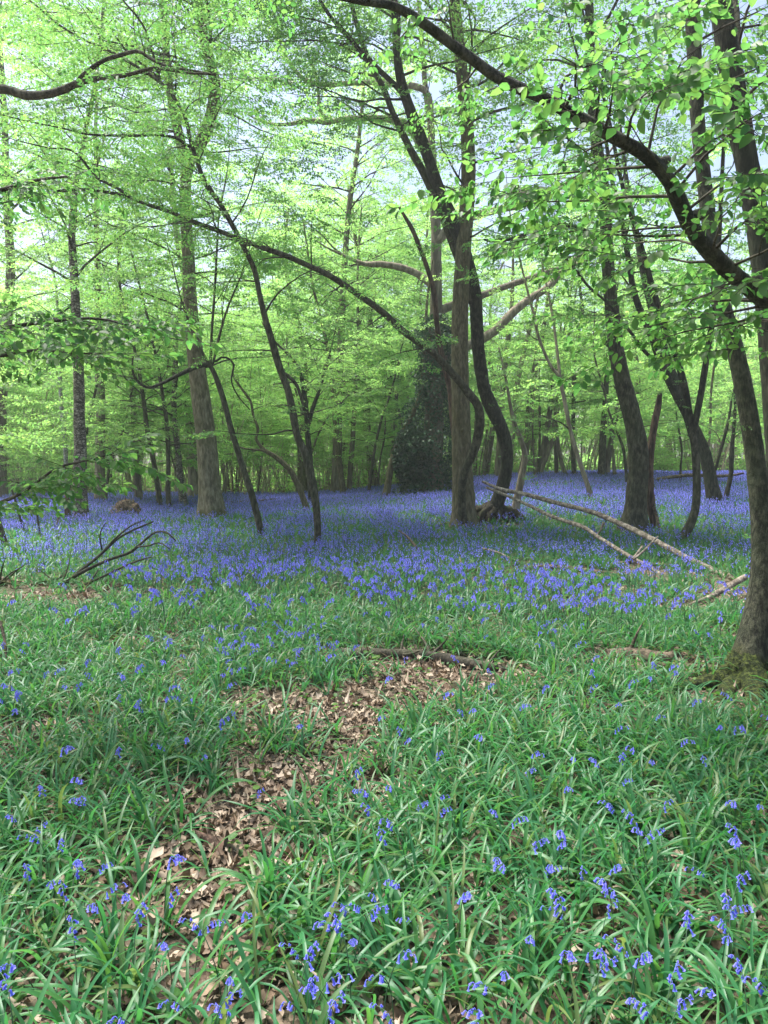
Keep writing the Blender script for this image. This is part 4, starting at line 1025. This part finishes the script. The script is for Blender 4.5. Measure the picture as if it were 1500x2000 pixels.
# ------------------------------------------------------------------ strap leaves of the bluebells
def strap_field(geo, rng, bx, by, nleaf, seg, across, Lr, Wr):
    n = len(bx)
    rep = rng.integers(nleaf[0], nleaf[1] + 1, n)
    ix = np.repeat(np.arange(n), rep); N = len(ix)
    X = bx[ix] + rng.normal(0, .012, N); Y = by[ix] + rng.normal(0, .012, N)
    Z = height(X, Y) - .01
    az = rng.random(N) * 6.28
    L = rng.uniform(*Lr, N); W = rng.uniform(*Wr, N)
    e0 = rng.uniform(.8, 1.5, N); curl = rng.uniform(.5, 2.2, N); tw = rng.normal(0, .45, N)
    s = np.linspace(0, 1, seg + 1)
    th = e0[:, None] - curl[:, None] * s[None] ** 1.4
    dr = np.cos(th); dz = np.sin(th)
    r = np.concatenate([np.zeros((N, 1)), np.cumsum(.5 * (dr[:, 1:] + dr[:, :-1]), 1) / seg], 1) * L[:, None]
    z = np.concatenate([np.zeros((N, 1)), np.cumsum(.5 * (dz[:, 1:] + dz[:, :-1]), 1) / seg], 1) * L[:, None]
    bend = (rng.normal(0, .25, N))[:, None] * s[None] ** 2
    A = az[:, None] + bend
    cx = X[:, None] + r * np.cos(A); cy = Y[:, None] + r * np.sin(A)
    cz = Z[:, None] + z
    cz = np.maximum(cz, Z[:, None] + .02 + .012 * rng.random((N, 1)))
    w = W[:, None] * .5 * np.minimum(1, .55 + 1.6 * s[None]) * np.sqrt(np.maximum(1 - s[None] ** 3.2, 0.0)) + .0004
    a2 = tw[:, None] * s[None]
    sx = -np.sin(A) * np.cos(a2); sy = np.cos(A) * np.cos(a2); sz = np.sin(a2)
    if across == 3:
        nx = -np.sin(th) * np.cos(A); ny = -np.sin(th) * np.sin(A); nz = np.cos(th)
        k = .30
        rows = [np.stack([cx + sx * w + nx * w * k, cy + sy * w + ny * w * k, cz + sz * w + nz * w * k], -1),
                np.stack([cx, cy, cz], -1),
                np.stack([cx - sx * w + nx * w * k, cy - sy * w + ny * w * k, cz - sz * w + nz * w * k], -1)]
    else:
        rows = [np.stack([cx + sx * w, cy + sy * w, cz + sz * w], -1), np.stack([cx - sx * w, cy - sy * w, cz - sz * w], -1)]
    V = np.stack(rows, 2)                     # N, seg+1, across, 3
    i = np.arange(seg)[:, None] * across; j = np.arange(across - 1)[None]
    q = np.stack(np.broadcast_arrays(i + j, i + j + 1, i + across + j + 1, i + across + j), -1).reshape(-1, 4)
    Q = (q[None] + (np.arange(N) * (seg + 1) * across)[:, None, None]).reshape(-1, 4)
    geo.add(V, Q)

def cover_keep(rng, x, y, base=1.0):
    b = bare(x, y)
    b = b * (.68 + .64 * fnoise(x * 3.1 + 5, y * 3.1))
    p = (1 - .97 * np.clip(b * 1.3 - .2, 0, 1)) * (.45 + .8 * sstep((fnoise(x * 1.6 + 30, y * 1.6) - .28) / .3))
    return (rng.random(len(x)) < p * base) & ~(near_log(x, y) & (rng.random(len(x)) < .85))

gC = Geo(); rngG = np.random.default_rng(31)
for (y0, y1, dens, nl, seg, ac, Lr, Wr) in ((1.2, 4.2, 170, (4, 7), 7, 3, (.18, .35), (.008, .018)),
                                            (4.2, 8.0, 145, (4, 7), 5, 3, (.17, .33), (.0085, .018)),
                                            (8.0, 15, 105, (4, 6), 4, 2, (.15, .30), (.012, .020)),
                                            (15, 38, 62, (4, 6), 3, 2, (.19, .34), (.015, .028))):
    x, y = wedge(rngG, int(wedge_area(y0, y1) * dens), y0, y1)
    k = cover_keep(rngG, x, y)
    if y0 > 10: k &= y < 33 + np.maximum(0, x) * .4 + 2 * fnoise(x, y)
    strap_field(gC, rngG, x[k], y[k], nl, seg, ac, Lr, Wr)
tag(gC.build("bluebell_leaves", [M['strap']]), "glossy arching strap leaves covering the wood floor", "ground cover", kind="stuff")

# small round and lobed leaves growing between them
def herbs():
    rng = np.random.default_rng(32); g = Geo()
    x, y = wedge(rng, int(wedge_area(1.3, 9) * 55), 1.3, 9)
    k = (fnoise(x * .9 + 3, y * .9 + 50) > .42) & (rng.random(len(x)) < .6)
    x, y = x[k], y[k]; rep = rng.integers(3, 6, len(x)); ix = np.repeat(np.arange(len(x)), rep); n = len(ix)
    T, TQ, TT = leaf_template('full')
    X = x[ix] + rng.normal(0, .012, n); Y = y[ix] + rng.normal(0, .012, n)
    P = np.stack([X, Y, height(X, Y) + rng.uniform(.02, .08, n)], 1)
    Rm = euler_mats(rng.random(n) * 6.28, rng.normal(.1, .3, n), rng.normal(0, .3, n))
    V = P[:, None] + np.einsum('nij,kj->nki', Rm, T * [1, 1.3, 1]) * rng.uniform(.018, .045, n)[:, None, None]
    o = (np.arange(n) * len(T))[:, None, None]
    g.add(V, (TQ[None] + o).reshape(-1, 4), (TT[None] + o).reshape(-1, 3))
    tag(g.build("woodland_herbs", [M['herb']]), "small soft green herb leaves between the strap leaves", "ground cover", kind="stuff")
herbs()

# ------------------------------------------------------------------ dead leaves
def curled(rng, n):
    """n dead leaves: lobed outline, curled along and across."""
    u = np.array([0, .18, .36, .55, .75, 1.0]); wv = np.array([.03, .26, .20, .34, .22, .02])
    s = np.array([-1, 0, 1.0])
    U = np.repeat(u, 3); S_ = np.tile(s, 6); Wd = np.repeat(wv, 3)
    c1 = rng.normal(.25, .5, n)[:, None]; c2 = rng.normal(.8, 1.1, n)[:, None]; ph = rng.random(n)[:, None] * 6
    wj = 1 + .35 * rng.normal(0, 1, (n, 18))
    X = np.broadcast_to(U[None], (n, 18)).copy(); Y = S_[None] * Wd[None] * wj
    Z = c1 * (X - .5) ** 2 + c2 * Y ** 2 * 2 + .06 * np.sin(9 * X + ph) * np.abs(S_)[None]
    V = np.stack([X - .5, Y, Z], -1)
    q = []
    for a in range(5):
        for b in range(2): q.append([a * 3 + b, a * 3 + b + 1, a * 3 + 4 + b, a * 3 + 3 + b])
    return V, np.array(q)
def litter():
    rng = np.random.default_rng(33); g = Geo()
    for y0, y1, dens, sz in ((1.2, 5, 1700, (.014, .062)), (5, 9, 850, (.02, .065)), (9, 14, 60, (.06, .10))):
        x, y = wedge(rng, int(wedge_area(y0, y1) * dens), y0, y1)
        k = rng.random(len(x)) < .42 + .58 * np.clip(bare(x, y) * 1.5, 0, 1)
        x, y = x[k], y[k]; n = len(x)
        V, q = curled(rng, n)
        Rm = euler_mats(rng.random(n) * 6.28, rng.normal(0, .38, n), rng.normal(0, .38, n))
        P = np.stack([x, y, height(x, y) + .006 + .03 * rng.random(n) ** 2], 1)
        W = P[:, None] + np.einsum('nij,nkj->nki', Rm, V) * rng.uniform(*sz, n)[:, None, None]
        g.add(W, (q[None] + (np.arange(n) * 18)[:, None, None]).reshape(-1, 4))
    tag(g.build("leaf_litter", [M['litter']]), "pinkish brown carpet of curled dead leaves on the bare patches", "leaf litter", kind="stuff")
litter()

# ------------------------------------------------------------------ bluebell flowers
def bell(o, d, L, R, rng, sides=6):
    """one nodding bell with recurved tips; o = where it hangs, d = the way it points."""
    d = unit(d); a = unit(np.cross(d, [.3, .8, .5])); b = np.cross(d, a)
    prof = [(0, .25), (.12, .75), (.55, .8), (.82, 1.0), (1.0, 1.75), (.94, 2.05)]
    th = np.linspace(0, 2 * np.pi, sides, endpoint=False) + rng.random() * 6
    V = []
    for k, (t, r) in enumerate(prof):
        rr = R * r * (np.where(np.arange(sides) % 2 == 0, 1.0, .72) if k >= 4 else 1.0)
        V.append(o + d * t * L + (np.cos(th) * rr)[:, None] * a if np.isscalar(rr) else o + d * t * L + (np.cos(th) * rr)[:, None] * a)
        V[-1] = V[-1] + (np.sin(th) * rr)[:, None] * b
    V = np.vstack(V); q = []
    for k in range(len(prof) - 1):
        for j in range(sides): q.append([k * sides + j, k * sides + (j + 1) % sides, (k + 1) * sides + (j + 1) % sides, (k + 1) * sides + j])
    return V, np.array(q)

def bluebell_parts(rng, H, nb):
    lean = rng.uniform(.03, .10); droop = rng.uniform(.03, .07)
    P = [[0, 0, -.02, .0026], [lean * .3, 0, H * .4, .0024], [lean * .8, 0, H * .75, .002], [lean + droop * .5, 0, H * .95, .0016], [lean + droop * 1.5, 0, H * .985, .0011]]
    st = Geo(); st.tube(P, n=5, step=.03)
    D = catmull(np.array(P)); fl = Geo()
    for i in range(nb):
        t = .62 + .38 * (i + rng.uniform(.2, .8)) / nb
        p = D[min(len(D) - 1, int(t * (len(D) - 1))), :3]
        s = (i % 3 - 1) * .9 + rng.normal(0, .35)
        out = np.array([math.cos(s), math.sin(s), 0])
        q = p + out * rng.uniform(.006, .014) + np.array([0, 0, .003])
        fl.tube([[*p, .0009], [*(p + out * .006 + [0, 0, .006]), .0008], [*q, .0009]], n=3, step=.006)
        d = out * rng.uniform(.15, .8) + np.array([0, 0, -1.0])
        sc_ = 1.15 - .35 * (t - .62) / .38
        V, Q = bell(q, d, .022 * sc_ * rng.uniform(.85, 1.1), .0041 * sc_, rng)
        fl.add(V, Q)
    return st, fl

rngB = np.random.default_rng(41)
BB = []
for k in range(12):
    st, fl = bluebell_parts(rngB, rngB.uniform(.27, .38), int(rngB.integers(5, 10)))
    root = thing("bluebell", "", "flower", (0, 0, -50))
    a = st.build("stem", [M['bell_stem']], root); b = fl.build("flower_head", [M['bell']], root)
    BB.append((root, np.array([v.co[:] for v in b.data.vertices]).mean(0)))
HEADS = [(80,1530),(150,1520),(20,1580),(150,1555),(80,1605),(118,1630),(52,1672),(150,1665),(155,1690),(100,1715),(122,1740),(205,1685),(225,1740),(245,1740),(180,1770),
 (275,1795),(10,1870),(142,1815),(345,1705),(318,1825),(373,1805),(420,1770),(480,1775),(565,1835),(330,1940),(225,1990),(425,1940),(455,1960),(450,1880),(610,1850),(605,1890),
 (655,1830),(700,1505),(705,1540),(715,1575),(630,1780),(665,1760),(690,1775),(690,1800),(730,1735),(740,1815),(660,1950),(735,1920),(745,1955),(560,1945),(610,1905),(655,1985),
 (745,1645),(760,1535),(755,1635),(868,1530),(825,1550),(870,1580),(965,1570),(970,1690),(975,1700),(1015,1590),(1100,1630),(1095,1645),(1080,1670),(1075,1700),(1185,1585),
 (1245,1605),(1230,1625),(1280,1640),(1205,1690),(1190,1725),(1175,1735),(1195,1760),(1085,1775),(1035,1815),(1110,1880),(1175,1860),(1205,1850),(1260,1890),(1320,1895),(1380,1905),
 (1360,1690),(1430,1645),(1435,1670),(1450,1735),(1420,1750),(1405,1805),(1420,1825),(1440,1875),(1475,1915),(1485,1550),(1430,1575),(1430,1560),(910,1755),(985,1890),(925,1950),
 (935,1905),(925,1985),(795,1890),(765,1700),(1050,1485),(1120,1460),(1110,1520),(1160,1490),(1215,1480),(1225,1515),(1230,1470),(437,1430),(310,1450),(365,1455),(400,1450),
 (1418,1350),(1440,1425),(1450,1425),(1025,1370),(1065,1345),(925,1370),(875,1365),(900,1385),(585,1400),(450,1308),(235,1305),(155,1352),(30,1390),(35,1360),(270,1388),(1270,1330),(1320,1310),(1360,1385),(1290,1390)]
FPOS = []
for (px, py) in HEADS:
    r = ray(px, py)
    p = at(px, py, ground_d(px, py, lift=.24)); FPOS.append((p[0], p[1]))
def flower_density(x, y):
    far = sstep((y - 6.2) / 8)
    d = 16 + 22 * sstep((y - 3.8) / 2) + 34 * far + 22 * sstep((y - 14) / 9)
    d = d * np.clip(.05 + 2.4 * (fnoise(x * .55 + 11, y * .4 + 4) - .14), .1, 1.9)
    d = d * (1 - .72 * sstep((fnoise(x * 1.5 + 60, y * .8 + 8) - .46) / .1) * sstep((27 - y) / 8))
    d = d * (1 + .5 * sstep((x - .2) / 1.2) * sstep((9 - y) / 3))
    return d * (1 - .9 * np.clip(bare(x, y) * 1.3, 0, 1))
xs, ys_ = [], []
for y0, y1, mx in ((1.75, 9, 70), (9, 15, 130), (15, 37, 150)):
    x, y = wedge(rngB, int(wedge_area(y0, y1, .56, .2) * mx), y0, y1, .56, .2)
    k = rngB.random(len(x)) < flower_density(x, y) / mx
    k &= y < 32 + np.maximum(0, x) * .42 + 2.5 * fnoise(x * .7, y)
    k &= ~near_log(x, y)
    xs.append(x[k]); ys_.append(y[k])
x = np.concatenate(xs); y = np.concatenate(ys_)
near_mask = y < 4.3          # nearest ones come from the photograph, thin the random ones there
keep = ~near_mask | (rngB.random(len(x)) < .4)
x, y = x[keep], y[keep]
fx = np.r_[np.array([p[0] for p in FPOS]), x]; fy = np.r_[np.array([p[1] for p in FPOS]), y]
# individuals: the nearest 300 in the frame
infr = np.abs(fx) < fy * .52 + .1
dist = np.where(infr, np.hypot(fx, fy), 1e9)
order = np.argsort(dist); ind = order[:296]; rest = order[296:]
litter_c = [(b[0], b[1], max(b[2], b[3])) for b in _bl[:10]]
foot = gpt(1462, 1340)
for q, i in enumerate(ind):
    px_, py_ = fx[i], fy[i]
    root, hc = BB[q % 12]
    o = root if q < 12 else copy_tree(root)
    a = rngB.random() * 6.28; s = rngB.uniform(.6, .84)
    if i < len(FPOS):         # traced flower: bring its head, not its foot, to the traced place
        px_ = px_ - s * (hc[0] * math.cos(a) - hc[1] * math.sin(a)); py_ = py_ - s * (hc[0] * math.sin(a) + hc[1] * math.cos(a))
    o.location = (px_, py_, float(height(px_, py_)))
    o.rotation_euler = (0, 0, a); o.scale = (s, s, s)
    b_ = float(bare(np.array([px_]), np.array([py_]))[0])
    if math.hypot(px_ - foot[0], py_ - foot[1]) < .75: lab, grp = "bluebell standing at the mossy foot of the nearest trunk", "bluebells by the mossy trunk foot"
    elif b_ > .35: lab, grp = "bluebell standing alone on the brown dead-leaf patch", "bluebells on the dead-leaf patch"
    elif px_ < 0 and py_ < 4: lab, grp = "bluebell in the lush tufts close to the camera, left of the dead-leaf patch", "bluebells left of the dead-leaf patch"
    elif py_ < 4: lab, grp = "bluebell in the lush tufts close to the camera, right of the dead-leaf patch", "bluebells right of the dead-leaf patch"
    else: lab, grp = "bluebell among strap leaves a few steps out, beyond the nearest tufts", "bluebells beyond the nearest tufts"
    tag(o, lab, "flower", grp)

def carpet():
    g = Geo(); rng = rngB
    X, Y = fx[rest], fy[rest]
    X, Y = X[Y < 60], Y[Y < 60]
    nearm = Y < 9.5
    for x_, y_ in zip(X[nearm], Y[nearm]):          # fully modelled heads
        root, hc = BB[int(rng.integers(12))]
        a = rng.random() * 6.28; ca, sa = math.cos(a), math.sin(a); s = rng.uniform(.85, 1.15) + .025 * max(0, y_ - 4)
        for ch in root.children:
            me = ch.data
            if ch.name not in _cache:
                v = np.empty(len(me.vertices) * 3, np.float32); me.vertices.foreach_get("co", v)
                Qs = [list(p.vertices) for p in me.polygons]
                _cache[ch.name] = (v.reshape(-1, 3), np.array([q for q in Qs if len(q) == 4]), np.array([q for q in Qs if len(q) == 3]))
            v, Q, T = _cache[ch.name]
            w = np.stack([v[:, 0] * ca - v[:, 1] * sa, v[:, 0] * sa + v[:, 1] * ca, v[:, 2]], 1) * s + [x_, y_, float(height(x_, y_))]
            g.add(w, Q, T if len(T) else None, 0 if ch.name.startswith('flower') else 1)
    X, Y = X[~nearm], Y[~nearm]; n = len(X)
    az = rng.random(n) * 6.28; H = rng.uniform(.22, .34, n); Z = height(X, Y)
    ln = rng.uniform(.02, .10, n)
    # stems
    w = .0022 + .00012 * Y
    px_ = -np.sin(az) * w; py_ = np.cos(az) * w
    top = np.stack([X + np.cos(az) * ln, Y + np.sin(az) * ln, Z + H], 1)
    V = np.stack([np.stack([X - px_, Y - py_, Z], 1), np.stack([X + px_, Y + py_, Z], 1), top + np.stack([px_, py_, 0 * w], 1), top - np.stack([px_, py_, 0 * w], 1)], 1)
    g.add(V, np.arange(n * 4).reshape(-1, 4), None, 1)
    K = 7
    for b in range(K):
        t = rng.uniform(.62, 1.0, n)
        C = np.stack([X, Y, Z], 1) * (1 - t[:, None]) + top * t[:, None]
        C = C + np.stack([np.cos(az) * (t - .6) * .08, np.sin(az) * (t - .6) * .08, 0 * t], 1) + rng.normal(0, .010, (n, 3)) * [1, 1, .3]
        L = (.0165 + .00048 * Y) * rng.uniform(.8, 1.25, n); R = L * np.clip(.18 + .0095 * Y, 0, .36)
        a2 = rng.random(n) * 6.28
        dx = np.cos(a2) * R; dy = np.sin(a2) * R
        tip = C + np.stack([rng.normal(0, .3, n) * L, rng.normal(0, .3, n) * L, -L], 1)
        v3 = np.stack([C, tip + np.stack([dx, dy, .25 * L], 1), tip + np.stack([-.5 * dx - .86 * dy, -.5 * dy + .86 * dx, .25 * L], 1), tip + np.stack([-.5 * dx + .86 * dy, -.5 * dy - .86 * dx, .25 * L], 1)], 1)
        T = np.array([[0, 1, 2], [0, 2, 3], [0, 3, 1]])
        g.add(v3, None, (T[None] + (np.arange(n) * 4)[:, None, None]).reshape(-1, 3), 0)
    tag(g.build("bluebell_carpet", [M['bell'], M['bell_stem']]), "violet-blue haze of countless bluebells across the glade", "flowers", kind="stuff")
_cache = {}
carpet()

# ------------------------------------------------------------------ fallen wood
def fallen(name, label, cat, branches, mat, group=None, seed=1, twigs=0, ws=1.0):
    """branches: list of (pixel trace with widths, d0, d1, part name)."""
    rng = np.random.default_rng(seed)
    org = None; root = None
    for k, (pts, d0, d1, part) in enumerate(branches):
        pts = np.array(pts, float); pts[:, 2] *= ws
        if d0 is None:             # lies on the ground
            PR = []
            for px, py, w in pts:
                p = gpt(px, py); r = w / 2 / F * p[1]
                PR.append([p[0], p[1], p[2] + r * .8, r])
            PR = np.array(PR)
        else:
            PR = stem_path(pts, d0, d1)
        if root is None:
            org = np.array([PR[0, 0], PR[0, 1], height(PR[0, 0], PR[0, 1])])
            if len(branches) > 1 or twigs: root = thing(name, label, cat, org, group)
        g = Geo()
        g.tube(PR, n=10 if PR[:, 3].max() > .02 else 6, step=.06, lump=.13, rng=rng, cap0=True)
        if root is None:
            tag(g.build(name, [M[mat]], None, org), label, cat, group)
        else:
            g.build(part, [M[mat]], root, org)
        if k == 0 and twigs:
            g = Geo()
            for _ in range(twigs):
                i = rng.integers(1, len(PR) - 1); d = rng.normal(0, 1, 3); d[2] = abs(d[2]) * .5
                p = limb_path(PR[i, :3], d, rng.uniform(.2, .6), rng, n=4)
                g.tube(np.c_[p, np.linspace(PR[i, 3] * .4, .002, 5)], n=5, step=.06)
            tag(g.build("twigs", [M[mat]], root, org), kind="stuff")

dA, dT = ground_d(1462, 1143), 16.2
fallen("fallen_pole", "long bare pale pole propped on the mossy stool and slanting down to the right", "fallen branch", [
    (P_((1478,1160,22),(1450,1142,16),(1400,1118,14),(1330,1083,12),(1260,1046,11),(1200,1018,10),(1150,998,10),(1080,980,9),(1020,964,8),(980,956,7),(943,941,5)), dA, dT, 'pole'),
    (P_((1255,1066,4),(1245,1080,5),(1235,1092,4)), dA + 2.2, dA + 2.0, 'twig'),
    (P_((1180,1020,5),(1170,1040,4),(1160,1052,3)), dA + 3.4, dA + 3.4, 'twig')], 'dead_grey', seed=1)
dB = ground_d(1288, 1122)
fallen("fallen_pole", "second pale pole below it, thinner and dipping into the bluebells", "fallen branch", [
    (P_((1294,1124,8),(1270,1108,7),(1240,1092,7),(1205,1072,8),(1170,1050,8),(1140,1030,8),(1105,1018,8),(1070,1005,7),(1030,986,6),(990,968,6),(950,952,5)), dB, dT - .1, 'pole'),
    (P_((1238,1092,5),(1258,1075,5),(1275,1058,4),(1285,1048,3)), dB + .8, dB + 1.2, 'twig')], 'dead_grey', seed=2)
fallen("broken_branch", "pale broken branch stub forking from the pole end beside the nearest trunk", "fallen branch", [
    (P_((1455,1128,13),(1440,1136,13),(1420,1148,11),(1395,1162,9),(1370,1172,7),(1345,1182,6),(1330,1187,4)), ground_d(1440, 1150) - .5, ground_d(1330, 1190), 'branch')], 'dead_grey', seed=3)
fallen("fallen_log", "grey rotting log lying just behind the dead-leaf patch", "log", [
    (P_((650,1280,14),(720,1285,22),(780,1287,23),(840,1292,23),(900,1302,22),(950,1309,19),(990,1313,12)), None, None, 'log'),
    (P_((700,1284,8),(680,1270,8),(660,1278,5)), None, None, 'stub')], 'twig', seed=4, twigs=5)
fallen("fallen_log", "short dark log with a snapped stub, left of the mossy trunk foot", "log", [
    (P_((1185,1284,16),(1230,1288,26),(1275,1296,28),(1310,1290,20),(1325,1268,8)), None, None, 'log'),
    (P_((1260,1305,12),(1320,1306,13),(1370,1310,11),(1400,1308,6)), None, None, 'stub')], 'dead_brown', seed=5, twigs=4)
fallen("fallen_log", "thin mossy log half sunk in bluebells under the two pale poles", "log", [
    (P_((1015,1116,8),(1060,1113,11),(1110,1115,11),(1160,1120,9),(1210,1124,6)), None, None, 'log')], 'dead_brown', seed=6)
fallen("fallen_branch", "thin grey branch lying flat behind the sunken log", "fallen branch", [
    (P_((1190,1103,5),(1240,1102,7),(1290,1106,7),(1330,1110,6),(1365,1118,4)), None, None, 'branch')], 'dead_grey', seed=7)
fallen("stick", "dark bent stick poking up from the bluebells in mid glade", "stick", [
    (P_((826,1091,6),(818,1076,6),(806,1060,5),(794,1047,4),(779,1036,3)), ground_d(826, 1091), ground_d(826, 1091) + .3, 'stick')], 'dead_brown', seed=8)
fallen("stick", "thin curved stick lying left of the mossy stool", "stick", [
    (P_((842,1037,4),(860,1026,5),(885,1019,4),(905,1015,3)), ground_d(842, 1037), ground_d(842, 1037) + .4, 'stick')], 'dead_brown', seed=9)
fallen("stick", "pale thin stick slanting through the flowers below the mossy stool", "stick", [
    (P_((1030,1108,3),(1000,1092,4),(970,1078,4),(942,1071,3)), ground_d(1030, 1108), ground_d(1030, 1108) + .5, 'stick')], 'dead_grey', seed=10)
fallen("fallen_branch", "dead twiggy treetop sprawling in from the left edge", "fallen branch", [
    (P_((-60,1132,14),(0,1140,14),(53,1148,14),(90,1150,13),(115,1146,12),(130,1137,10)), 9.9, 9.7, 'limb'),
    (P_((-40,1170,10),(0,1166,11),(48,1166,12),(75,1157,11),(115,1149,9)), 9.3, 9.6, 'limb'),
    (P_((118,1149,8),(149,1121,7),(192,1087,6),(229,1053,5),(261,1035,4),(299,1019,3)), 9.7, 10.2, 'branch'),
    (P_((185,1093,6),(200,1080,5),(224,1053,4),(256,1027,3),(282,1016,2)), 9.8, 9.9, 'branch'),
    (P_((126,1137,7),(171,1112,7),(213,1093,6),(251,1080,6),(269,1067,5),(301,1041,4),(325,1040,4),(343,1056,3)), 9.7, 9.3, 'branch'),
    (P_((269,1068,4),(290,1066,4),(312,1060,3),(332,1073,2)), 9.4, 9.2, 'branch'),
    (P_((123,1155,6),(160,1144,5),(203,1125,5),(229,1112,5),(267,1096,4),(296,1088,3)), 9.5, 9.2, 'branch'),
    (P_((139,1179,4),(160,1160,5),(184,1125,4),(192,1112,3)), 9.2, 9.5, 'branch'),
    (P_((199,1074,3),(195,1048,3),(198,1035,2),(206,1022,2)), 9.8, 9.8, 'branch'),
    (P_((133,1173,3),(187,1157,3),(220,1148,3),(256,1139,2)), 9.2, 9.0, 'branch'),
    (P_((60,1162,4),(110,1175,4),(160,1178,3),(230,1160,2)), 9.2, 8.9, 'branch')], 'bark_dark', seed=11, twigs=34, ws=1.0)
fallen("stick", "dark forked twig sticking up at the left edge beside the bare patch", "stick", [
    (P_((12,1300,4),(11,1270,5),(8,1245,6),(0,1215,6),(-12,1195,5)), ground_d(12, 1300), ground_d(12, 1300) + .2, 'stick')], 'dead_brown', seed=12)
fallen("fallen_log", "long low log at the far edge of the blue carpet, right of the bowed trunk", "log", [
    (P_((1272,938,6),(1310,932,7),(1350,928,7),(1390,930,6),(1430,928,5),(1452,924,4)), ground_d(1280, 948), ground_d(1280, 948), 'log')], 'dead_brown', seed=13)
fallen("fallen_log", "low pale log at the foot of the leaning coppice poles", "log", [
    (P_((1035,945,4),(1080,944,5),(1130,943,5),(1185,941,3)), ground_d(1080, 950), ground_d(1080, 950), 'log')], 'dead_brown', seed=14)
fallen("fallen_log", "thin low log running behind the brown beech foot", "log", [
    (P_((278,992,4),(320,987,5),(400,982,5),(470,980,4),(540,975,3)), ground_d(330, 992), ground_d(330, 992), 'log')], 'dead_brown', seed=15)
fallen("fallen_log", "grey fallen pole lying low behind the scaly birch", "log", [
    (P_((-20,1014,4),(30,1012,5),(90,1011,5),(140,1012,5),(200,1010,5),(270,1008,3)), ground_d(100, 1012), ground_d(100, 1012), 'log')], 'dead_grey', seed=16)

def root_mound():
    rng = np.random.default_rng(50)
    c = gpt(246, 1014)
    root = thing("root_mound", "upturned brown mass of tangled roots and soil behind the dead treetop", "tree stump", c)
    n, m = 26, 14
    th = np.linspace(0, 2 * np.pi, n, endpoint=False); ph = np.linspace(0, np.pi / 2, m)
    V = []
    for p in ph:
        for t in th:
            r = 1 + .45 * (vnoise(np.array([3 * math.cos(t) + 9]), np.array([3 * math.sin(t) + 5 * p]))[0] - .5) + .1 * rng.normal()
            V.append([.43 * r * math.cos(t) * math.cos(p), .3 * r * math.sin(t) * math.cos(p), .52 * r * math.sin(p) - .05])
    q = [[i * n + j, i * n + (j + 1) % n, (i + 1) * n + (j + 1) % n, (i + 1) * n + j] for i in range(m - 1) for j in range(n)]
    g = Geo(); g.add(V, q); g.build("soil_mound", [M['soil']], root)
    g = Geo()
    for _ in range(90):
        a = rng.random() * 6.28; e = rng.random() * 1.3
        d = np.array([math.cos(a) * math.cos(e), math.sin(a) * math.cos(e), math.sin(e)])
        p = limb_path(d * [.38, .26, .45], d + rng.normal(0, .7, 3), rng.uniform(.12, .34), rng, n=4, wander=.35, flat=.1, sag=.3)
        g.tube(np.c_[p, np.linspace(rng.uniform(.008, .02), .003, 5)], n=5, step=.05)
    g.build("roots", [M['dead_grey']], root)
root_mound()

# a few large dead leaves and bark flakes that stand out from the litter
def flake(px, py, size, label, mat, seed, name="dead_leaf", cat="leaf"):
    rng = np.random.default_rng(seed); p = gpt(px, py)
    V, q = curled(rng, 1)
    V = V[0] * size; V[:, 2] += .012
    Vs = np.vstack([V, V - [0, 0, .002]])
    Rm = euler_mats(np.array([rng.random() * 6]), np.array([.2]), np.array([.35]))[0]
    g = Geo(); g.add(Vs @ Rm.T + p + [0, 0, .03], np.vstack([q, q[:, ::-1] + 18]))
    tag(g.build(name, [M[mat]], None, p), label, cat)
flake(425, 1660, .17, "big curled orange-brown bark flake in the middle of the dead-leaf patch", 'bark_flake' if 'bark_flake' in M else 'dead_red', 3, "bark_flake", "bark")
flake(250, 1512, .10, "large pale dead oak leaf lying left of the litter patch", 'litter', 4)
flake(1312, 1645, .075, "upright pale dead leaf caught in tufts near the right", 'litter', 5)
flake(1345, 1840, .10, "ragged pale dead leaf caught in tufts at the lower right", 'litter', 6)
flake(300, 1690, .10, "broad pale dead leaf at the near left rim of the patch", 'litter', 7)
fallen("stick", "thin twig lying across the middle of the dead-leaf patch", "stick", [
    (P_((540,1430,5),(535,1400,6),(520,1370,6),(515,1352,5)), None, None, 'stick'), (P_((540,1430,4),(548,1405,4),(530,1440,3)), None, None, 'fork')], 'dead_grey', seed=20)
fallen("stick", "straight brown stick lying on the litter near the middle", "stick", [
    (P_((665,1468,4),(690,1455,5),(720,1445,4)), None, None, 'stick')], 'dead_brown', seed=21)

# ------------------------------------------------------------------ the slightly milky air under the canopy
def haze():
    m, nt, out = new_mat("haze")
    v = nd(nt, "VolumePrincipled", Density=.0013, Anisotropy=.25)
    v.inputs["Color"].default_value = (.93, .97, .95, 1)
    nt.links.new(v.outputs[0], out.inputs["Volume"])
    X, Y0, Y1, Z0, Z1 = 158, -22, 240, -3, 34
    V = [[sx * X, y, z] for z in (Z0, Z1) for (sx, y) in ((-1, Y0), (1, Y0), (1, Y1), (-1, Y1))]
    Q = [[3, 2, 1, 0], [4, 5, 6, 7], [0, 1, 5, 4], [1, 2, 6, 5], [2, 3, 7, 6], [3, 0, 4, 7]]
    g = Geo(); g.add(V, Q)
    tag(g.build("haze", [m], smooth=False), "faint pale haze in the air between the trees", "haze", kind="stuff")
haze()
